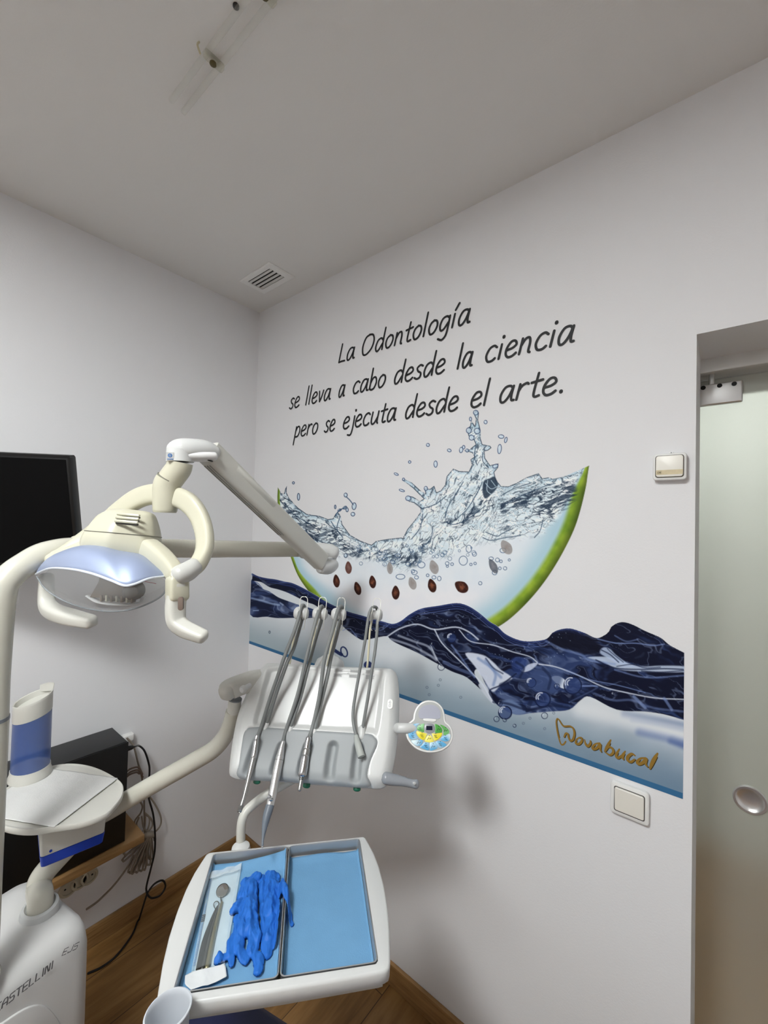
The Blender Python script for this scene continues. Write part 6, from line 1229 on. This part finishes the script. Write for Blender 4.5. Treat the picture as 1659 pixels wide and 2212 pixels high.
def caps(txt, a, b, h, pen, par, name):
    a = np.asarray(a); b = np.asarray(b); L = b - a; n = sum(0.62 if c == 'I' else 1.2 for c in txt); k = np.linalg.norm(L) / n; ux = L / np.linalg.norm(L); uy = np.array([-ux[1], ux[0]]); x = 0; m = MB()
    for c in txt:
        for s in CAPS[c]: m.add(ribbon(np.array([a + ux * (x + q[0] * 0.85 + q[1] * 0.18) * k + uy * q[1] * h for q in s]), pen, fO, EF, TZ, fN, 0.0008, 0))
        x += 0.62 if c == 'I' else 1.2
    return m.build(name, M_let, par, flat=True)
caps('CASTELLINI', fq(-12, 2190), fq(116, 2088), 0.0135, 0.0024, wu, 'lettering'); caps('EJ5', fq(133, 2064), fq(168, 2047), 0.0105, 0.0017, wu, 'model_lettering')
# sculpted lower panel edge
Pn = [fq(0, 2212), fq(60, 2175), fq(95, 2172), fq(120, 2195), fq(135, 2230), fq(140, 2300), fq(-60, 2420), fq(-120, 2300)]
one('relief_panel', prism(resample(cr3(np.array(Pn), 5, True), 70), fO, EF, TZ, fN, -0.004, 0.0035, 0.003), M_unit, wu)
# column, collar and hub of the support arms
colb = on(86, 1968, 2, 0.632)
one('collar', lathe([(0.036, -0.012), (0.036, 0.004), (0.0335, 0.013), (0.028, 0.016), (0.025, 0.012)], colb, (0.06, 0, 1), 34), mat('collar_grey', (192, 194, 194), 0.45, var=0.02), wu)
hz = 0.735
h0 = on(88, 1878, 2, hz); h1 = on(223, 1822, 2, hz); hd_ = nrm(h1 - h0); hw_ = np.linalg.norm(h1 - h0); hn = np.array([-hd_[1], hd_[0], 0]); hc = h0 + hd_ * hw_ / 2 + hn * 0.055
one('column', tube([colb - [0, 0, 0.02], colb + [0, 0, 0.03], at(84, 1915, 0.965), at(96, 1885, 0.975), hc - [0, 0, 0.005]], 0.0240, 26, 7, ends=(False, False)), M_cream, wu)
arm = thing('support_hub', 'white and blue arm hub with a round table top above the water unit', 'arm hub', hc)
bq = lambda w, d, z: hc + np.array([[-w, -d], [w, -d], [w, d], [-w, d]])[:, :1] * hd_ + np.array([[-w, -d], [w, -d], [w, d], [-w, d]])[:, 1:] * hn + np.array([0, 0, z])
def box6(z0, w0, d0, z1, w1, d1, r=0.006):
    rr_ = lambda w, d, z: hc + rsec(w, d, r, 4)[:, :1] * hd_ + rsec(w, d, r, 4)[:, 1:] * hn + np.array([0, 0, z])
    return loft([rr_(w0 - 0.003, d0 - 0.003, z0), rr_(w0, d0, z0 + 0.003), rr_(w1, d1, z1)])
M_hblue = mat('hub_blue', (30, 66, 176), 0.4, var=0.03)
one('blue_base', box6(0.0, hw_ / 2, 0.055, 0.026, hw_ / 2 + 0.003, 0.0575), M_hblue, arm)
hb_ = one('hub_box', box6(0.024, hw_ / 2 + 0.002, 0.0568, 0.094, hw_ / 2 + 0.006, 0.060), M_offw, arm)
one('screw_cap', lathe([(0.0028, 0), (0.0028, 0.0012), (0.0001, 0.0012)], h0 + hd_ * 0.016 - hn * 0.0028 + np.array([0, 0, 0.034]), -hn, 14), M_hblue, arm)
TZ0 = 0.84
tbl = [on(x, y, 2, TZ0)[:2] for x, y in ((157, 1649), (190, 1653), (220, 1663), (248, 1678), (263, 1690), (267, 1704), (262, 1722), (248, 1740), (228, 1758), (180, 1776), (116, 1786), (70, 1792), (30, 1790), (0, 1781), (-18, 1765), (-22, 1740), (0, 1712), (40, 1684), (80, 1664), (120, 1652))]
TB = resample(cr3(np.array(tbl), 5, True), 110); tcen = TB.mean(0)
tf = lambda Q, z: np.stack([Q[:, 0], Q[:, 1], np.full(len(Q), z)], 1)
one('table_top', loft([tf(inset(TB, 0.012), TZ0 - 0.018), tf(inset(TB, 0.002), TZ0 - 0.014), tf(TB, TZ0 - 0.011), tf(TB, TZ0 - 0.002), tf(inset(TB, 0.0012), TZ0), tf(inset(TB, 0.0035), TZ0 + 0.0002), tf(inset(TB, 0.0055), TZ0 - 0.0018), tf(inset(TB, 0.008), TZ0 - 0.002)]), M_offw, arm, ang=50)
# paper napkin on the round table
nf = [on(x, y, 2, TZ0) for x, y in ((118, 1786), (252, 1682), (150, 1658), (60, 1690), (4, 1724), (2, 1776), (40, 1792))]
A0, A1 = on(118, 1787, 2, TZ0)[:2], on(254, 1683, 2, TZ0)[:2]; dxy = nrm(A1 - A0); nxy = np.array([-dxy[1], dxy[0]])
if (tcen - A0) @ nxy < 0: nxy = -nxy
LQ = np.linalg.norm(A1 - A0)
def nap(i, j):
    p = A0 + dxy * (i * (LQ + 0.004) - 0.002) + nxy * (j * 0.225 - 0.0)
    e = sd_(TB, p[None])[0]; z = TZ0 + 0.0012 + 0.003 * (fbm(np.array([p[0] * 40]), np.array([p[1] * 40]), 6)[0] - 0.4) * min(1, j * 4)
    if e < 0.0: 
        q = tcen - p; p = p + nrm(q) * (-e) * 0.72; z += e * 0.55
    return np.array([p[0], p[1], max(z, TZ0 - 0.03 if e < 0 else TZ0 - 0.0012)])
nk = one('paper_napkin', grid(nap, 44, 44), mat('napkin_white', (206, 206, 204), 0.85, bump=0.3, bscale=300, var=0.008)); md = nk.modifiers.new('thick', 'SOLIDIFY'); md.thickness = 0.0004; md.offset = 1
tag(nk, 'white paper napkin with a straight folded edge spread over the round table', 'napkin')
# cup dispenser: clear blue barrel with white collar and spout lid
dc = (on(20, 1690, 2, TZ0) + on(108, 1664, 2, TZ0)) / 2; du = nrm(on(108, 1664, 2, TZ0) - on(20, 1690, 2, TZ0)); dv = np.array([-du[1], du[0], 0])
if dv @ CF < 0: dv = -dv
W_ = np.linalg.norm(on(108, 1664, 2, TZ0) - on(20, 1690, 2, TZ0)) / 2
dc = dc + dv * 0.0
cd_ = thing('cup_dispenser', 'blue translucent cup dispenser with a white lid standing on the round table', 'cup dispenser', dc)
def dr_ring(w, d, z, tilt=0.0, n=36): 
    a = np.linspace(0, 2 * math.pi, n, False)[:, None]; return dc + np.cos(a) * w * du + np.sin(a) * d * dv + np.concatenate([0 * a, 0 * a, z + tilt * np.cos(a) + 0 * a], 1)
one('base', loft([dr_ring(W_ * 1.12, 0.049, 0.001), dr_ring(W_ * 1.14, 0.050, 0.006), dr_ring(W_ * 1.05, 0.045, 0.016), dr_ring(W_ * 1.03, 0.0438, 0.026)]), M_offw, cd_)
M_bar = bpy.data.materials.new('blue_acrylic'); M_bar.use_nodes = True
def _bar(m):
    nt = m.node_tree; b = nt.nodes['Principled BSDF']; tc = nt.nodes.new('ShaderNodeTexCoord'); n = nt.nodes.new('ShaderNodeTexNoise'); n.inputs['Scale'].default_value = 5; nt.links.new(tc.outputs['Object'], n.inputs['Vector'])
    r = nt.nodes.new('ShaderNodeValToRGB'); r.color_ramp.elements[0].color = tuple(lin((46, 76, 140))) + (1,); r.color_ramp.elements[1].color = tuple(lin((60, 90, 154))) + (1,); nt.links.new(n.outputs['Fac'], r.inputs['Fac']); nt.links.new(r.outputs['Color'], b.inputs['Base Color'])
    b.inputs['Roughness'].default_value = 0.3; b.inputs['Alpha'].default_value = 0.72
_bar(M_bar)
one('barrel', loft([dr_ring(W_, 0.0420, 0.022), dr_ring(W_ * 0.995, 0.0418, 0.10), dr_ring(W_ * 0.985, 0.0415, 0.170, 0.008)], (False, False)), M_bar, cd_)
ld = one('collar', loft([dr_ring(W_ * 0.995, 0.0422, 0.158, 0.010), dr_ring(W_ * 1.01, 0.043, 0.160, 0.010), dr_ring(W_ * 1.0, 0.0425, 0.196, 0.012), dr_ring(W_ * 1.01, 0.043, 0.200, 0.012), dr_ring(W_ * 0.99, 0.042, 0.203, 0.012), dr_ring(W_ * 0.94, 0.039, 0.202, 0.012), dr_ring(W_ * 0.90, 0.037, 0.188, 0.012), dr_ring(W_ * 0.4, 0.018, 0.180, 0.008)]), M_offw, cd_, ang=50)
one('spout', loft([dr_ring(W_ * 0.99, 0.0422, 0.197, 0.012)[:8], dr_ring(W_ * 1.05, 0.045, 0.212, 0.016)[:8], dr_ring(W_ * 1.03, 0.044, 0.2125, 0.016)[:8], dr_ring(W_ * 0.96, 0.040, 0.198, 0.012)[:8]], (False, False), closed=True), M_offw, cd_)
# plastic cup on its stand
cc = at(372, 2188, 0.585); cz0 = cc[2] - 0.088
M_cup = mat('cup_white', (196, 200, 206), 0.35, var=0.01, spec=0.5)
pcup = thing('plastic_cup', 'empty white plastic cup at the lower edge beside the tray table', 'cup', (cc[0], cc[1], cz0))
CUo = np.array([cc[0], cc[1], cz0]); tl = nrm((-0.10, -0.02, 1))
KC = 0.86
one('wall', lathe([(a * KC, b) for a, b in [(0.0001, 0.0), (0.022, 0.0), (0.0235, 0.002), (0.0285, 0.045), (0.0325, 0.082), (0.0350, 0.0855), (0.0352, 0.0875), (0.0336, 0.0885), (0.0322, 0.0868), (0.0316, 0.080), (0.0277, 0.045), (0.0226, 0.004), (0.0001, 0.003)]], CUo, tl, 48), M_cup, pcup, ang=50)
ra = nrm(np.cross(tl, (0, 1, 0))); rb_ = np.cross(tl, ra)
one('rim', tube([CUo + tl * 0.0868 + 0.0345 * KC * (math.cos(a) * ra + math.sin(a) * rb_) for a in np.linspace(0, 2 * math.pi, 36, False)], 0.0015, 8, 1, closed=True), M_cup, pcup)
many('cup_stand', [lathe([(0.0001, -0.012), (0.04, -0.012), (0.043, -0.008), (0.043, -0.004), (0.04, -0.001), (0.0001, -0.001)], (cc[0], cc[1], cz0), (0, 0, 1), 36), tube([(cc[0], cc[1], cz0 - 0.010), (cc[0] - 0.12, cc[1] - 0.05, cz0 - 0.03), cen + fN * (UW_ / 2) * 0.9 + [0, 0, 0.56]], 0.014, 16, 5)], M_unit, wu)
# dental chair, its padded foot end under the tray
M_navy = mat('navy_upholstery', (22, 26, 62), 0.5, bump=0.1, bscale=300, var=0.08)
g0 = on(597, 2176, 2, 0.50); g1 = on(653, 2212, 2, 0.50); gd = nrm(g1 - g0); gn = np.array([-gd[1], gd[0], 0])
if gn @ (on(450, 2190, 2, 0.5) - g0) < 0: gn = -gn
ch = thing('dental_chair', 'navy blue padded dental chair partly seen under the tray table', 'dental chair', np.r_[(g0 + gd * 0.45 + gn * 0.18)[:2], 0.0])
st = g0 - gd * 0.20; cw_ = 0.36
Qc = rsec(0.60, cw_ / 2, 0.07, 8); cm_ = st + gd * 0.60 + gn * cw_ / 2
cf = lambda k, z: cm_ + inset(Qc, k)[:, :1] * gd + inset(Qc, k)[:, 1:] * gn + np.array([0, 0, z - cm_[2]])
one('cushion', loft([cf(0.012, 0.41), cf(0.0, 0.425), cf(0.0, 0.475), cf(0.006, 0.49), cf(0.02, 0.498), cf(0.05, 0.50)]), M_navy, ch, ang=60)
one('seat_shell', loft([cf(0.03, 0.37), cf(0.014, 0.385), cf(0.012, 0.412)]), M_white, ch, ang=60)
one('pedestal', lathe([(0.20, 0.0), (0.20, 0.03), (0.10, 0.06), (0.08, 0.2), (0.09, 0.37), (0.0001, 0.38)], np.r_[(cm_ + gd * 0.3)[:2], 0.0], TZ, 32), M_white, ch)
